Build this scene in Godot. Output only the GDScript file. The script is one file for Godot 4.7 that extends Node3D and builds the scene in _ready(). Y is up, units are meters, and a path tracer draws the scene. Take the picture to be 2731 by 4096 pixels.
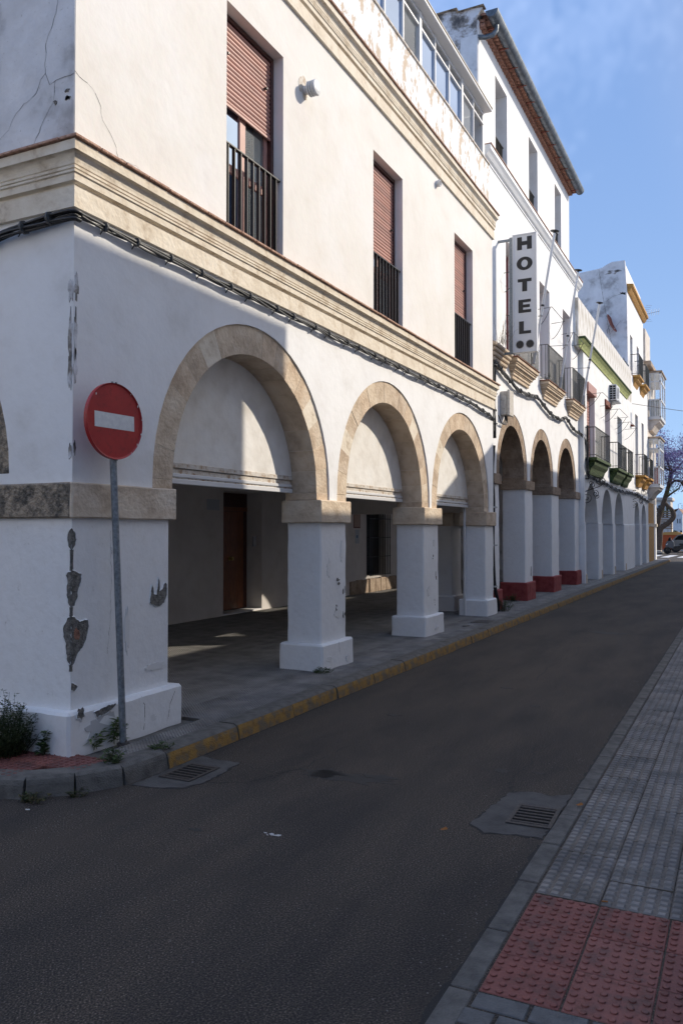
extends Node3D
# World: street runs along -z; s = distance along the street = -z; facades on the left at x about -4.4; y up, metres.
const XA := -4.42
const XH := -4.57
const PAVE := 0.13
var M := {}
var taken := {}
var rng := RandomNumberGenerator.new()

# ------------------------------------------------------------------ mesh builder
class MB:
	var v := PackedVector3Array()
	var n := PackedVector3Array()
	var c := PackedColorArray()
	var uv := PackedVector2Array()
	var col := Color.WHITE
	var tinted := false
	func tri(a: Vector3, b: Vector3, d: Vector3, na: Vector3, nb: Vector3, nd: Vector3) -> void:
		if (d - a).cross(b - a).dot(na + nb + nd) < 0.0:
			var t := b
			b = d
			d = t
			var tn := nb
			nb = nd
			nd = tn
		v.append(a); v.append(b); v.append(d)
		n.append(na); n.append(nb); n.append(nd)
		for i in 3:
			c.append(col)
			uv.append(Vector2.ZERO)
	func ft(a: Vector3, b: Vector3, d: Vector3, hint: Vector3) -> void:
		var k := (b - a).cross(d - a).normalized()
		if k.dot(hint) < 0.0:
			k = -k
		tri(a, b, d, k, k, k)
	func quad(a: Vector3, b: Vector3, d: Vector3, e: Vector3, hint: Vector3) -> void:
		ft(a, b, d, hint)
		ft(a, d, e, hint)
	func sq(a: Vector3, b: Vector3, d: Vector3, e: Vector3, na: Vector3, nb: Vector3, nd: Vector3, ne: Vector3) -> void:
		tri(a, b, d, na, nb, nd)
		tri(a, d, e, na, nd, ne)
	func box(lo: Vector3, hi: Vector3, bev := 0.0) -> void:
		var a := Vector3(minf(lo.x, hi.x), minf(lo.y, hi.y), minf(lo.z, hi.z))
		var b := Vector3(maxf(lo.x, hi.x), maxf(lo.y, hi.y), maxf(lo.z, hi.z))
		var m := (a + b) * 0.5
		var h := (b - a) * 0.5
		bev = minf(bev, 0.45 * minf(h.x, minf(h.y, h.z)) * 2.0)
		var g := h - Vector3.ONE * bev
		for ax in 3:
			var u := (ax + 1) % 3
			var w := (ax + 2) % 3
			for sg in [-1.0, 1.0]:
				var p := []
				for q in [[-1, -1], [1, -1], [1, 1], [-1, 1]]:
					var t := Vector3.ZERO
					t[ax] = sg * h[ax]
					t[u] = q[0] * g[u]
					t[w] = q[1] * g[w]
					p.append(m + t)
				var hn := Vector3.ZERO
				hn[ax] = sg
				quad(p[0], p[1], p[2], p[3], hn)
			if bev > 0.0:
				for q in [[-1, -1], [1, -1], [1, 1], [-1, 1]]:
					var e := []
					for k in [[-1, 0], [1, 0], [1, 1], [-1, 1]]:
						var t := Vector3.ZERO
						t[ax] = k[0] * g[ax]
						t[u] = q[0] * (g[u] if k[1] else h[u])
						t[w] = q[1] * (h[w] if k[1] else g[w])
						e.append(m + t)
					var hn := Vector3.ZERO
					hn[u] = q[0]
					hn[w] = q[1]
					quad(e[0], e[1], e[2], e[3], hn)
		if bev > 0.0:
			for i in 8:
				var sx := 1.0 if i & 1 else -1.0
				var sy := 1.0 if i & 2 else -1.0
				var sz := 1.0 if i & 4 else -1.0
				ft(m + Vector3(sx * h.x, sy * g.y, sz * g.z), m + Vector3(sx * g.x, sy * h.y, sz * g.z), m + Vector3(sx * g.x, sy * g.y, sz * h.z), Vector3(sx, sy, sz))
	static var lumps: FastNoiseLite
	func soft(p: Vector3, amp: float) -> Vector3:
		if lumps == null:
			lumps = FastNoiseLite.new()
			lumps.seed = 19
			lumps.frequency = 2.6
			lumps.fractal_octaves = 3
		return p + Vector3(lumps.get_noise_3dv(p), lumps.get_noise_3dv(p + Vector3(31, 7, 3)) * 0.7, lumps.get_noise_3dv(p + Vector3(5, 17, 41))) * amp
	func lump_box(lo: Vector3, hi: Vector3, bev: float, amp: float, step := 0.09) -> void:
		var a := Vector3(minf(lo.x, hi.x), minf(lo.y, hi.y), minf(lo.z, hi.z))
		var b := Vector3(maxf(lo.x, hi.x), maxf(lo.y, hi.y), maxf(lo.z, hi.z))
		var m := (a + b) * 0.5
		var h := (b - a) * 0.5
		var g := h - Vector3.ONE * bev
		var patchf := func(q0: Vector3, q1: Vector3, q2: Vector3, q3: Vector3, hint: Vector3) -> void:
			var nu := maxi(1, int(q0.distance_to(q1) / step))
			var nv := maxi(1, int(q1.distance_to(q2) / step))
			for i in nu:
				for j in nv:
					var c := []
					for k in [[i, j], [i + 1, j], [i + 1, j + 1], [i, j + 1]]:
						var fu: float = float(k[0]) / nu
						var fv: float = float(k[1]) / nv
						c.append(soft(q0.lerp(q1, fu).lerp(q3.lerp(q2, fu), fv), amp))
					var nn: Vector3 = (hint.normalized() * 3.0 + face_n(c[0], c[1], c[2], hint) * 1.0).normalized()
					tri(c[0], c[1], c[2], nn, nn, nn)
					tri(c[0], c[2], c[3], nn, nn, nn)
		for ax in 3:
			var u := (ax + 1) % 3
			var w := (ax + 2) % 3
			for sg in [-1.0, 1.0]:
				var p := []
				for q in [[-1, -1], [1, -1], [1, 1], [-1, 1]]:
					var t := Vector3.ZERO
					t[ax] = sg * h[ax]
					t[u] = q[0] * g[u]
					t[w] = q[1] * g[w]
					p.append(m + t)
				var hn := Vector3.ZERO
				hn[ax] = sg
				patchf.call(p[0], p[1], p[2], p[3], hn)
			for q in [[-1, -1], [1, -1], [1, 1], [-1, 1]]:
				var e := []
				for k in [[-1, 0], [1, 0], [1, 1], [-1, 1]]:
					var t := Vector3.ZERO
					t[ax] = k[0] * g[ax]
					t[u] = q[0] * (g[u] if k[1] else h[u])
					t[w] = q[1] * (h[w] if k[1] else g[w])
					e.append(m + t)
				var hn := Vector3.ZERO
				hn[u] = q[0]
				hn[w] = q[1]
				patchf.call(e[0], e[1], e[2], e[3], hn)
		for i in 8:
			var sx := 1.0 if i & 1 else -1.0
			var sy := 1.0 if i & 2 else -1.0
			var sz := 1.0 if i & 4 else -1.0
			ft(soft(m + Vector3(sx * h.x, sy * g.y, sz * g.z), amp), soft(m + Vector3(sx * g.x, sy * h.y, sz * g.z), amp), soft(m + Vector3(sx * g.x, sy * g.y, sz * h.z), amp), Vector3(sx, sy, sz))
	func face_n(a: Vector3, b: Vector3, d: Vector3, hint: Vector3) -> Vector3:
		var k := (b - a).cross(d - a).normalized()
		return -k if k.dot(hint) < 0.0 else k
	# polygon of (s, y) extruded from x = x0 to x1
	func ex(poly: PackedVector2Array, x0: float, x1: float) -> void:
		pr(poly, func(p, d): return Vector3(d, p.y, -p.x), x0, x1)
	# polygon of (x, y) extruded along the street from s0 to s1
	func es(poly: PackedVector2Array, s0: float, s1: float) -> void:
		pr(poly, func(p, d): return Vector3(p.x, p.y, -d), s0, s1)
	# polygon of (x, s) extruded in height
	func ey(poly: PackedVector2Array, y0: float, y1: float) -> void:
		pr(poly, func(p, d): return Vector3(p.x, d, -p.y), y0, y1)
	func pr(poly: PackedVector2Array, f: Callable, d0: float, d1: float) -> void:
		var ids := Geometry2D.triangulate_polygon(poly)
		var mid: Vector3 = f.call(poly[0], (d0 + d1) * 0.5)
		var dir: Vector3 = (f.call(poly[0], d1) - f.call(poly[0], d0)).normalized()
		for i in range(0, ids.size(), 3):
			ft(f.call(poly[ids[i]], d0), f.call(poly[ids[i + 1]], d0), f.call(poly[ids[i + 2]], d0), -dir)
			ft(f.call(poly[ids[i]], d1), f.call(poly[ids[i + 1]], d1), f.call(poly[ids[i + 2]], d1), dir)
		var area := 0.0
		for i in poly.size():
			area += poly[i].cross(poly[(i + 1) % poly.size()])
		for i in poly.size():
			var p := poly[i]
			var q := poly[(i + 1) % poly.size()]
			var o := Vector2(q.y - p.y, p.x - q.x) * signf(area)
			var h: Vector3 = f.call(p + o, d0) - f.call(p, d0)
			quad(f.call(p, d0), f.call(q, d0), f.call(q, d1), f.call(p, d1), h)
	func tube(pts: Array, r: float, sides := 6, r1 := -1.0) -> void:
		if r1 < 0.0:
			r1 = r
		var rings := []
		var nrm := []
		var prev := Vector3.ZERO
		for i in pts.size():
			var d: Vector3 = (pts[mini(i + 1, pts.size() - 1)] - pts[maxi(i - 1, 0)]).normalized()
			var u := prev
			if i == 0:
				u = Vector3.UP if absf(d.y) < 0.9 else Vector3.RIGHT
			u = (u - d * u.dot(d)).normalized()
			prev = u
			var w := d.cross(u)
			var rr := lerpf(r, r1, float(i) / maxf(1.0, pts.size() - 1.0))
			var ring := []
			var nn := []
			for k in sides:
				var an := TAU * k / sides
				var o := u * cos(an) + w * sin(an)
				nn.append(o)
				ring.append(pts[i] + o * rr)
			rings.append(ring)
			nrm.append(nn)
		for i in pts.size() - 1:
			for k in sides:
				var k2 := (k + 1) % sides
				sq(rings[i][k], rings[i][k2], rings[i + 1][k2], rings[i + 1][k], nrm[i][k], nrm[i][k2], nrm[i + 1][k2], nrm[i + 1][k])
		for e in [0, pts.size() - 1]:
			var d: Vector3 = (pts[0] - pts[1]) if e == 0 else (pts[e] - pts[e - 1])
			for k in range(1, sides - 1):
				ft(rings[e][0], rings[e][k], rings[e][k + 1], d)
	# profile of (radius, along) turned round axis
	func lathe(at: Vector3, axis: Vector3, prof: Array, segs := 16) -> void:
		axis = axis.normalized()
		var u := (Vector3.UP if absf(axis.y) < 0.9 else Vector3.RIGHT).cross(axis).normalized()
		var w := axis.cross(u)
		for i in prof.size() - 1:
			var a: Vector2 = prof[i]
			var b: Vector2 = prof[i + 1]
			var t := (b - a).normalized()
			for k in segs:
				var p := []
				var q := []
				for kk in [k, k + 1]:
					var o: Vector3 = u * cos(TAU * kk / segs) + w * sin(TAU * kk / segs)
					var nn := (o * t.y - axis * t.x).normalized()
					p.append([at + axis * a.y + o * a.x, nn])
					q.append([at + axis * b.y + o * b.x, nn])
				if a.x > 1e-5:
					tri(p[0][0], p[1][0], q[1][0], p[0][1], p[1][1], q[1][1])
				if b.x > 1e-5:
					tri(p[0][0], q[1][0], q[0][0], p[0][1], q[1][1], q[0][1])
	# profile of (offset, y) swept along path of Vector2(x, z); dirs give the outward offset at each vertex
	func sweep(prof: Array, path: Array, dirs: Array) -> void:
		for i in path.size() - 1:
			for k in prof.size() - 1:
				var a: Vector2 = prof[k]
				var b: Vector2 = prof[k + 1]
				var P := func(j: int, q: Vector2) -> Vector3:
					var xz: Vector2 = path[j] + dirs[j] * q.x
					return Vector3(xz.x, q.y, xz.y)
				var o: Vector2 = dirs[i] + dirs[i + 1]
				var out := Vector3(o.x, 0, o.y).normalized()
				var e := b - a
				var hint := out * e.y - Vector3.UP * e.x
				quad(P.call(i, a), P.call(i + 1, a), P.call(i + 1, b), P.call(i, b), hint)
	# wall facing +x with rectangular openings [s0, s1, y0, y1]
	func holes(s0: float, s1: float, y0: float, y1: float, hs: Array, xf: float, xb: float) -> void:
		var ss := [s0, s1]
		var ys := [y0, y1]
		for h in hs:
			ss.append_array([h[0], h[1]])
			ys.append_array([h[2], h[3]])
		ss.sort()
		ys.sort()
		for i in ss.size() - 1:
			for j in ys.size() - 1:
				if ss[i + 1] - ss[i] < 1e-5 or ys[j + 1] - ys[j] < 1e-5:
					continue
				var cs: float = (ss[i] + ss[i + 1]) * 0.5
				var cy: float = (ys[j] + ys[j + 1]) * 0.5
				if hs.any(func(h): return cs > h[0] and cs < h[1] and cy > h[2] and cy < h[3]):
					continue
				for x in [xf, xb]:
					quad(Vector3(x, ys[j], -ss[i]), Vector3(x, ys[j], -ss[i + 1]), Vector3(x, ys[j + 1], -ss[i + 1]), Vector3(x, ys[j + 1], -ss[i]), Vector3(signf(x - (xf + xb) * 0.5), 0, 0))
		for h in hs + [[s0, s1, y0, y1]]:
			var inn := 1.0 if h.size() == 4 and not (h[0] == s0 and h[1] == s1 and h[2] == y0) else -1.0
			for y in [h[2], h[3]]:
				quad(Vector3(xf, y, -h[0]), Vector3(xf, y, -h[1]), Vector3(xb, y, -h[1]), Vector3(xb, y, -h[0]), Vector3(0, inn * ((h[2] + h[3]) * 0.5 - y), 0))
			for s in [h[0], h[1]]:
				quad(Vector3(xf, h[2], -s), Vector3(xf, h[3], -s), Vector3(xb, h[3], -s), Vector3(xb, h[2], -s), Vector3(0, 0, -inn * ((h[0] + h[1]) * 0.5 - s)))
	func mesh() -> ArrayMesh:
		var a := []
		a.resize(Mesh.ARRAY_MAX)
		a[Mesh.ARRAY_VERTEX] = v
		a[Mesh.ARRAY_NORMAL] = n
		if tinted:
			a[Mesh.ARRAY_COLOR] = c
		var m := ArrayMesh.new()
		m.add_surface_from_arrays(Mesh.PRIMITIVE_TRIANGLES, a)
		return m

# ------------------------------------------------------------------ node helpers
func V(s: float, y: float, x: float) -> Vector3:
	return Vector3(x, y, -s)

func numbered(called: String) -> String:
	var k: int = taken.get(called, -1) + 1
	taken[called] = k
	return called if k == 0 else "%s_%03d" % [called, k]

func put(parent: Node, called: String, mesh: Mesh, mat: Material, at := Vector3.ZERO, label := "") -> MeshInstance3D:
	var o := MeshInstance3D.new()
	o.name = called
	o.mesh = mesh
	o.material_override = mat
	parent.add_child(o, true)
	o.position = at
	if label:
		o.set_meta("label", label)
	return o

func part(parent: Node, called: String, b: MB, mat: Material, label := "") -> MeshInstance3D:
	return put(parent, called, b.mesh(), mat, Vector3.ZERO, label)

func grp(parent: Node, called: String, label := "") -> Node3D:
	var o := Node3D.new()
	o.name = called
	parent.add_child(o, true)
	if label:
		o.set_meta("label", label)
	return o

func thing(called: String, label: String, category: String, group := "") -> Node3D:
	var o := Node3D.new()
	o.name = numbered(called)
	add_child(o)
	o.set_meta("label", label)
	o.set_meta("category", category)
	if group:
		o.set_meta("group", group)
	return o

func place(o: Node3D, at: Vector3) -> Node3D:
	# moves a thing's origin to its base while its parts stay where they were built
	o.position = at
	for ch in o.get_children():
		ch.position -= at
	return o

func structure(called: String) -> Node3D:
	var o := Node3D.new()
	o.name = numbered(called)
	add_child(o)
	o.set_meta("kind", "structure")
	return o

func bx(lo: Vector3, hi: Vector3, bev := 0.0) -> MB:
	var b := MB.new()
	b.box(lo, hi, bev)
	return b

func settle(o: Node3D, k := 0.006) -> void:
	o.rotation = Vector3(rng.randf_range(-k, k), rng.randf_range(-k, k) * 0.7, rng.randf_range(-k, k))

func variant(m: Material) -> Material:
	var k: String = m.resource_name + "_%d" % rng.randi_range(0, 3)
	return M[k] if M.has(k) else m

func lb(lo: Vector3, hi: Vector3, bev := 0.015, amp := 0.012) -> MB:
	var b := MB.new()
	b.lump_box(lo, hi, bev, amp)
	return b

func arch_poly(s0: float, s1: float, y0: float, y1: float, cs: Array, cy: float, r: float, seg := 28) -> PackedVector2Array:
	var p := PackedVector2Array([Vector2(s0, y0)])
	for c in cs:
		if absf(cy - y0) > 1e-4:
			p.append(Vector2(c - r, y0))
		for k in seg + 1:
			p.append(Vector2(c - r * cos(PI * k / seg), cy + r * sin(PI * k / seg)))
		if absf(cy - y0) > 1e-4:
			p.append(Vector2(c + r, y0))
	p.append_array([Vector2(s1, y0), Vector2(s1, y1), Vector2(s0, y1)])
	return p

# ------------------------------------------------------------------ materials
func L(r: float, g: float, b: float) -> Color:
	return Color(r, g, b).linear_to_srgb()

func nt(seed_: int, freq: float, cols: Array, offs: Array, size := 512, oct := 5, kind := FastNoiseLite.TYPE_SIMPLEX_SMOOTH, hard := false, lac := 2.1, gain := 0.55) -> NoiseTexture2D:
	var f := FastNoiseLite.new()
	f.seed = seed_
	f.noise_type = kind
	f.frequency = freq
	f.fractal_octaves = oct
	f.fractal_lacunarity = lac
	f.fractal_gain = gain
	if kind == FastNoiseLite.TYPE_CELLULAR:
		f.cellular_return_type = FastNoiseLite.RETURN_DISTANCE2_SUB
	var t := NoiseTexture2D.new()
	t.width = size
	t.height = size
	t.seamless = true
	t.noise = f
	var g := Gradient.new()
	g.offsets = PackedFloat32Array(offs)
	g.colors = PackedColorArray(cols)
	if hard:
		g.interpolation_mode = Gradient.GRADIENT_INTERPOLATE_CONSTANT
	t.color_ramp = g
	return t

func flat(called: String, c: Color, rough := 0.7, metal := 0.0) -> StandardMaterial3D:
	var m := StandardMaterial3D.new()
	m.resource_name = called
	m.albedo_color = c
	m.roughness = rough
	m.metallic = metal
	M[called] = m
	return m

func tex(called: String, t: Texture2D, metres: float, rough: float, bump: Texture2D = null, bump_cm := 0.0, fine: Texture2D = null, fine_m := 1.0, tint := Color.WHITE) -> StandardMaterial3D:
	var m := flat(called, tint, rough)
	m.albedo_texture = t
	m.uv1_triplanar = true
	m.uv1_world_triplanar = true
	m.uv1_triplanar_sharpness = 8.0
	m.uv1_scale = Vector3.ONE / metres
	if bump:
		m.heightmap_enabled = true
		m.heightmap_texture = bump
		m.heightmap_scale = bump_cm
	if fine:
		m.detail_enabled = true
		m.detail_albedo = fine
		m.detail_blend_mode = BaseMaterial3D.BLEND_MODE_MUL
		m.detail_uv_layer = BaseMaterial3D.DETAIL_UV_2
		m.uv2_triplanar = true
		m.uv2_world_triplanar = true
		m.uv2_triplanar_sharpness = 8.0
		m.uv2_scale = Vector3.ONE / fine_m
	return m

func grey(v: float) -> Color:
	return L(v, v, v)

func materials() -> void:
	var h1 := nt(3, 0.012, [Color.BLACK, Color.WHITE], [0.0, 1.0], 512, 6)
	var hp := nt(9, 0.03, [Color.BLACK, Color.WHITE], [0.0, 1.0], 1024, 5)
	var h2 := nt(4, 0.05, [Color.BLACK, Color.WHITE], [0.0, 1.0], 512, 4)
	var hs := nt(5, 0.12, [Color.BLACK, Color.WHITE], [0.0, 1.0], 512, 3)
	var dirt := nt(6, 0.006, [L(0.88, 0.87, 0.85), L(0.975, 0.97, 0.965), L(1, 1, 1)], [0.0, 0.34, 0.6], 512, 6)
	var dirt2 := nt(7, 0.01, [L(0.62, 0.56, 0.50), L(0.93, 0.91, 0.89), L(1, 1, 1)], [0.0, 0.3, 0.55], 512, 6)
	var dirt3 := nt(10, 0.007, [L(0.93, 0.915, 0.90), L(0.985, 0.98, 0.975), L(1, 1, 1)], [0.0, 0.34, 0.6], 512, 6)
	var specks := nt(8, 0.05, [L(0.45, 0.42, 0.38), L(1, 1, 1), L(1, 1, 1)], [0.0, 0.16, 1.0], 512, 4)
	tex("plaster_white", nt(11, 0.004, [L(0.80, 0.80, 0.80), L(0.84, 0.84, 0.84), L(0.86, 0.86, 0.86)], [0.0, 0.5, 1.0]), 4.0, 0.85, hp, 0.22, dirt, 1.7)
	tex("plaster_cream", nt(12, 0.005, [L(0.755, 0.73, 0.69), L(0.775, 0.75, 0.71), L(0.79, 0.775, 0.755)], [0.15, 0.5, 0.85]), 5.0, 0.85, hp, 0.22, dirt3, 2.9)
	tex("trim_cream", nt(13, 0.006, [L(0.66, 0.575, 0.455), L(0.755, 0.675, 0.55), L(0.78, 0.71, 0.60)], [0.0, 0.5, 1.0]), 2.0, 0.85, h2, 0.5, dirt2, 1.3)
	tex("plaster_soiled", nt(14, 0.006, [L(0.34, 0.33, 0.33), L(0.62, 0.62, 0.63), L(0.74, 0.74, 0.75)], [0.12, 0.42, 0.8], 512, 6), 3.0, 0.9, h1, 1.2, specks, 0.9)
	tex("arcade_plaster", nt(15, 0.005, [L(0.64, 0.60, 0.56), L(0.72, 0.68, 0.64), L(0.76, 0.72, 0.68)], [0.0, 0.5, 1.0]), 3.0, 0.85, h1, 0.6, dirt, 1.5)
	# flaking paint: white flakes over grey and buff render
	tex("plaster_peeling", nt(16, 0.0075, [L(0.58, 0.47, 0.36), L(0.46, 0.40, 0.34), L(0.80, 0.80, 0.80), L(0.62, 0.60, 0.57), L(0.83, 0.83, 0.83), L(0.66, 0.63, 0.60), L(0.83, 0.83, 0.83)], [0.0, 0.35, 0.372, 0.455, 0.468, 0.60, 0.612], 1024, 9, FastNoiseLite.TYPE_SIMPLEX_SMOOTH, true, 2.3, 0.70), 2.6, 0.9, h1, 1.2, nt(17, 0.012, [L(0.34, 0.30, 0.27), L(0.70, 0.67, 0.64), L(1, 1, 1)], [0.0, 0.016, 0.04], 1024, 4, FastNoiseLite.TYPE_CELLULAR), 1.9)
	M.plaster_peeling.uv1_scale = Vector3(0.38, 0.25, 0.38)
	tex("plaster_pier", nt(68, 0.004, [L(0.77, 0.77, 0.77), L(0.82, 0.82, 0.82), L(0.85, 0.85, 0.85)], [0.0, 0.5, 1.0]), 3.0, 0.85, hp, 0.3, nt(69, 0.013, [L(0.42, 0.40, 0.37), L(0.86, 0.85, 0.84), L(0.97, 0.965, 0.96), L(1, 1, 1)], [0.0, 0.10, 0.17, 0.5], 1024, 7, FastNoiseLite.TYPE_SIMPLEX_SMOOTH, false, 2.3, 0.66), 1.35)
	M.plaster_pier.uv2_scale = Vector3(0.62, 0.5, 0.62)

	tex("plaster_streaked", nt(18, 0.01, [L(0.40, 0.36, 0.30), L(0.60, 0.56, 0.50), L(0.80, 0.79, 0.77)], [0.2, 0.42, 0.62], 512, 6), 2.0, 0.9, h1, 1.0, specks, 0.6)
	M.plaster_streaked.uv1_scale = Vector3(1.6, 0.22, 1.6)
	tex("plaster_mouldy", nt(19, 0.009, [L(0.09, 0.085, 0.085), L(0.27, 0.245, 0.22), L(0.50, 0.49, 0.50), L(0.70, 0.70, 0.72)], [0.20, 0.43, 0.54, 0.74], 512, 7, FastNoiseLite.TYPE_SIMPLEX_SMOOTH, false, 2.2, 0.65), 2.6, 0.9, h1, 1.6, specks, 0.5)
	tex("stone", nt(21, 0.008, [L(0.46, 0.365, 0.275), L(0.60, 0.49, 0.375), L(0.67, 0.565, 0.445), L(0.70, 0.61, 0.50)], [0.05, 0.38, 0.6, 0.9], 512, 6), 1.3, 0.9, h2, 0.7, dirt, 0.5)
	tex("stone_brown", nt(22, 0.008, [L(0.27, 0.195, 0.14), L(0.40, 0.305, 0.225), L(0.47, 0.37, 0.28)], [0.1, 0.5, 0.9], 512, 6), 1.1, 0.9, h2, 1.4, dirt2, 0.4)
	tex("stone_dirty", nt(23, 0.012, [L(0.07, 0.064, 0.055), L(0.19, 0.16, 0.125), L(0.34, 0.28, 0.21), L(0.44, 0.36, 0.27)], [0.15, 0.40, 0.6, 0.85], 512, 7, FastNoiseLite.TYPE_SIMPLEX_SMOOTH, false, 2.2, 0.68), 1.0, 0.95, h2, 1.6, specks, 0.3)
	tex("bare_render", nt(24, 0.02, [L(0.10, 0.095, 0.085), L(0.19, 0.18, 0.165), L(0.27, 0.25, 0.22)], [0.1, 0.5, 0.9]), 0.5, 0.95, h2, 1.5)
	tex("asphalt", nt(31, 0.2, [L(0.015, 0.0125, 0.0105), L(0.056, 0.0465, 0.038), L(0.083, 0.069, 0.056), L(0.38, 0.33, 0.28)], [0.25, 0.42, 0.66, 0.92], 1024, 2), 2.4, 0.86, nt(32, 0.2, [Color.BLACK, Color.WHITE], [0.0, 1.0], 1024, 2), 0.6, nt(33, 0.005, [L(0.50, 0.48, 0.49), L(0.74, 0.70, 0.67), L(1.0, 0.92, 0.84)], [0.18, 0.46, 0.78], 1024, 7, FastNoiseLite.TYPE_SIMPLEX_SMOOTH, false, 2.2, 0.6), 8.0)
	M.asphalt.uv2_scale = Vector3(1.0 / 4.5, 0.2, 1.0 / 16.0)
	tex("concrete", nt(34, 0.012, [L(0.085, 0.08, 0.073), L(0.125, 0.118, 0.108), L(0.165, 0.155, 0.142)], [0.1, 0.5, 0.9], 512, 6), 0.9, 0.9, hs, 0.5, specks, 0.35)
	tex("kerb_yellow", nt(35, 0.011, [L(0.14, 0.115, 0.085), L(0.18, 0.13, 0.075), L(0.27, 0.155, 0.045), L(0.33, 0.19, 0.04)], [0.15, 0.38, 0.55, 0.85], 512, 6), 0.9, 0.85, hs, 0.5, dirt2, 0.5)
	tex("paving_grey", nt(36, 0.01, [L(0.11, 0.105, 0.10), L(0.19, 0.18, 0.17), L(0.27, 0.255, 0.24)], [0.15, 0.5, 0.88], 512, 6), 1.9, 0.62, hs, 0.3, nt(37, 0.09, [L(0.72, 0.72, 0.73), L(1, 1, 1), L(1, 1, 1)], [0.0, 0.4, 1.0], 512, 3), 0.35)
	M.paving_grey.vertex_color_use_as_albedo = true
	tex("paving_arcade", nt(71, 0.01, [L(0.12, 0.116, 0.11), L(0.195, 0.188, 0.178), L(0.26, 0.25, 0.235)], [0.15, 0.5, 0.88], 512, 6), 1.9, 0.5, hs, 0.3)
	tex("paving_red", nt(38, 0.011, [L(0.13, 0.066, 0.058), L(0.225, 0.084, 0.07), L(0.275, 0.10, 0.082)], [0.12, 0.45, 0.9], 512, 6), 1.1, 0.7, hs, 0.25, dirt2, 0.6)
	tex("paver_dark", nt(39, 0.012, [L(0.06, 0.064, 0.068), L(0.095, 0.10, 0.105), L(0.125, 0.13, 0.135)], [0.1, 0.5, 0.9]), 0.8, 0.6, hs, 0.2)
	tex("patch_concrete", nt(40, 0.01, [L(0.055, 0.052, 0.050), L(0.080, 0.076, 0.073), L(0.10, 0.095, 0.09)], [0.1, 0.5, 0.9]), 1.2, 0.85, hs, 0.3, specks, 0.5)
	tex("terracotta", nt(41, 0.02, [L(0.16, 0.08, 0.055), L(0.34, 0.165, 0.11), L(0.46, 0.25, 0.17)], [0.1, 0.5, 0.9], 512, 5), 0.7, 0.85, h2, 0.8, specks, 0.4)
	tex("terracotta_pale", nt(72, 0.02, [L(0.30, 0.17, 0.12), L(0.45, 0.265, 0.19), L(0.55, 0.36, 0.27)], [0.1, 0.5, 0.9], 512, 5), 0.7, 0.85, h2, 0.8, specks, 0.4)
	tex("shutter_slat", nt(42, 0.01, [L(0.43, 0.22, 0.175), L(0.48, 0.25, 0.205)], [0.2, 0.8]), 1.5, 0.5)
	tex("dark_wood", nt(43, 0.02, [L(0.05, 0.014, 0.01), L(0.09, 0.028, 0.02)], [0.2, 0.8]), 0.8, 0.4)
	tex("door_wood", nt(44, 0.03, [L(0.10, 0.032, 0.014), L(0.22, 0.072, 0.028), L(0.29, 0.10, 0.04)], [0.15, 0.5, 0.9], 512, 4), 1.0, 0.4)
	M.door_wood.uv1_scale = Vector3(3.0, 0.25, 3.0)
	tex("green_paint", nt(45, 0.02, [L(0.012, 0.022, 0.008), L(0.04, 0.075, 0.022), L(0.12, 0.17, 0.05)], [0.2, 0.5, 0.85], 512, 6), 1.0, 0.85, h2, 1.0)
	tex("green_pale", nt(46, 0.015, [L(0.30, 0.36, 0.12), L(0.44, 0.48, 0.19), L(0.52, 0.54, 0.25)], [0.15, 0.5, 0.9], 512, 5), 1.0, 0.85, h2, 0.6, dirt2, 0.8)
	tex("ochre_paint", nt(47, 0.015, [L(0.34, 0.16, 0.035), L(0.50, 0.26, 0.06), L(0.56, 0.31, 0.085)], [0.15, 0.5, 0.9], 512, 5), 1.3, 0.8, h2, 0.5, dirt2, 0.9)
	tex("red_paint", nt(48, 0.012, [L(0.20, 0.025, 0.025), L(0.27, 0.042, 0.04), L(0.31, 0.06, 0.055)], [0.1, 0.5, 0.9]), 1.2, 0.75, h1, 0.6)
	tex("facade_beige", nt(49, 0.01, [L(0.52, 0.46, 0.40), L(0.66, 0.60, 0.53), L(0.72, 0.66, 0.6)], [0.1, 0.5, 0.9]), 2.0, 0.85, h1, 0.8, dirt, 1.3)
	tex("galvanised", nt(50, 0.02, [L(0.16, 0.18, 0.20), L(0.24, 0.265, 0.285), L(0.31, 0.33, 0.35)], [0.15, 0.5, 0.85], 512, 5), 0.4, 0.45)
	M.galvanised.metallic = 0.35
	tex("zinc", nt(51, 0.012, [L(0.07, 0.085, 0.10), L(0.12, 0.14, 0.16), L(0.2, 0.22, 0.24)], [0.15, 0.5, 0.9], 512, 5), 0.9, 0.42)
	M.zinc.metallic = 0.4
	tex("sign_red", nt(52, 0.006, [L(0.36, 0.012, 0.014), L(0.42, 0.018, 0.018)], [0.2, 0.8]), 0.9, 0.38, null, 0.0, nt(53, 0.02, [L(0.8, 0.8, 0.8), L(1, 1, 1)], [0.25, 0.4]), 0.6)
	tex("sign_white", nt(54, 0.02, [L(0.64, 0.64, 0.64), L(0.74, 0.74, 0.73)], [0.2, 0.8]), 0.6, 0.4, null, 0.0, nt(55, 0.05, [L(0.5, 0.48, 0.46), L(1, 1, 1)], [0.1, 0.17], 512, 3), 0.3)
	tex("bark", nt(56, 0.02, [L(0.05, 0.035, 0.025), L(0.13, 0.09, 0.065), L(0.21, 0.15, 0.11)], [0.15, 0.5, 0.9], 512, 5), 0.8, 0.95, h2, 3.0)
	tex("cast_iron", nt(57, 0.03, [L(0.030, 0.026, 0.024), L(0.055, 0.045, 0.04), L(0.09, 0.07, 0.055)], [0.15, 0.5, 0.9], 512, 5), 0.4, 0.6, hs, 0.3)
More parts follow.
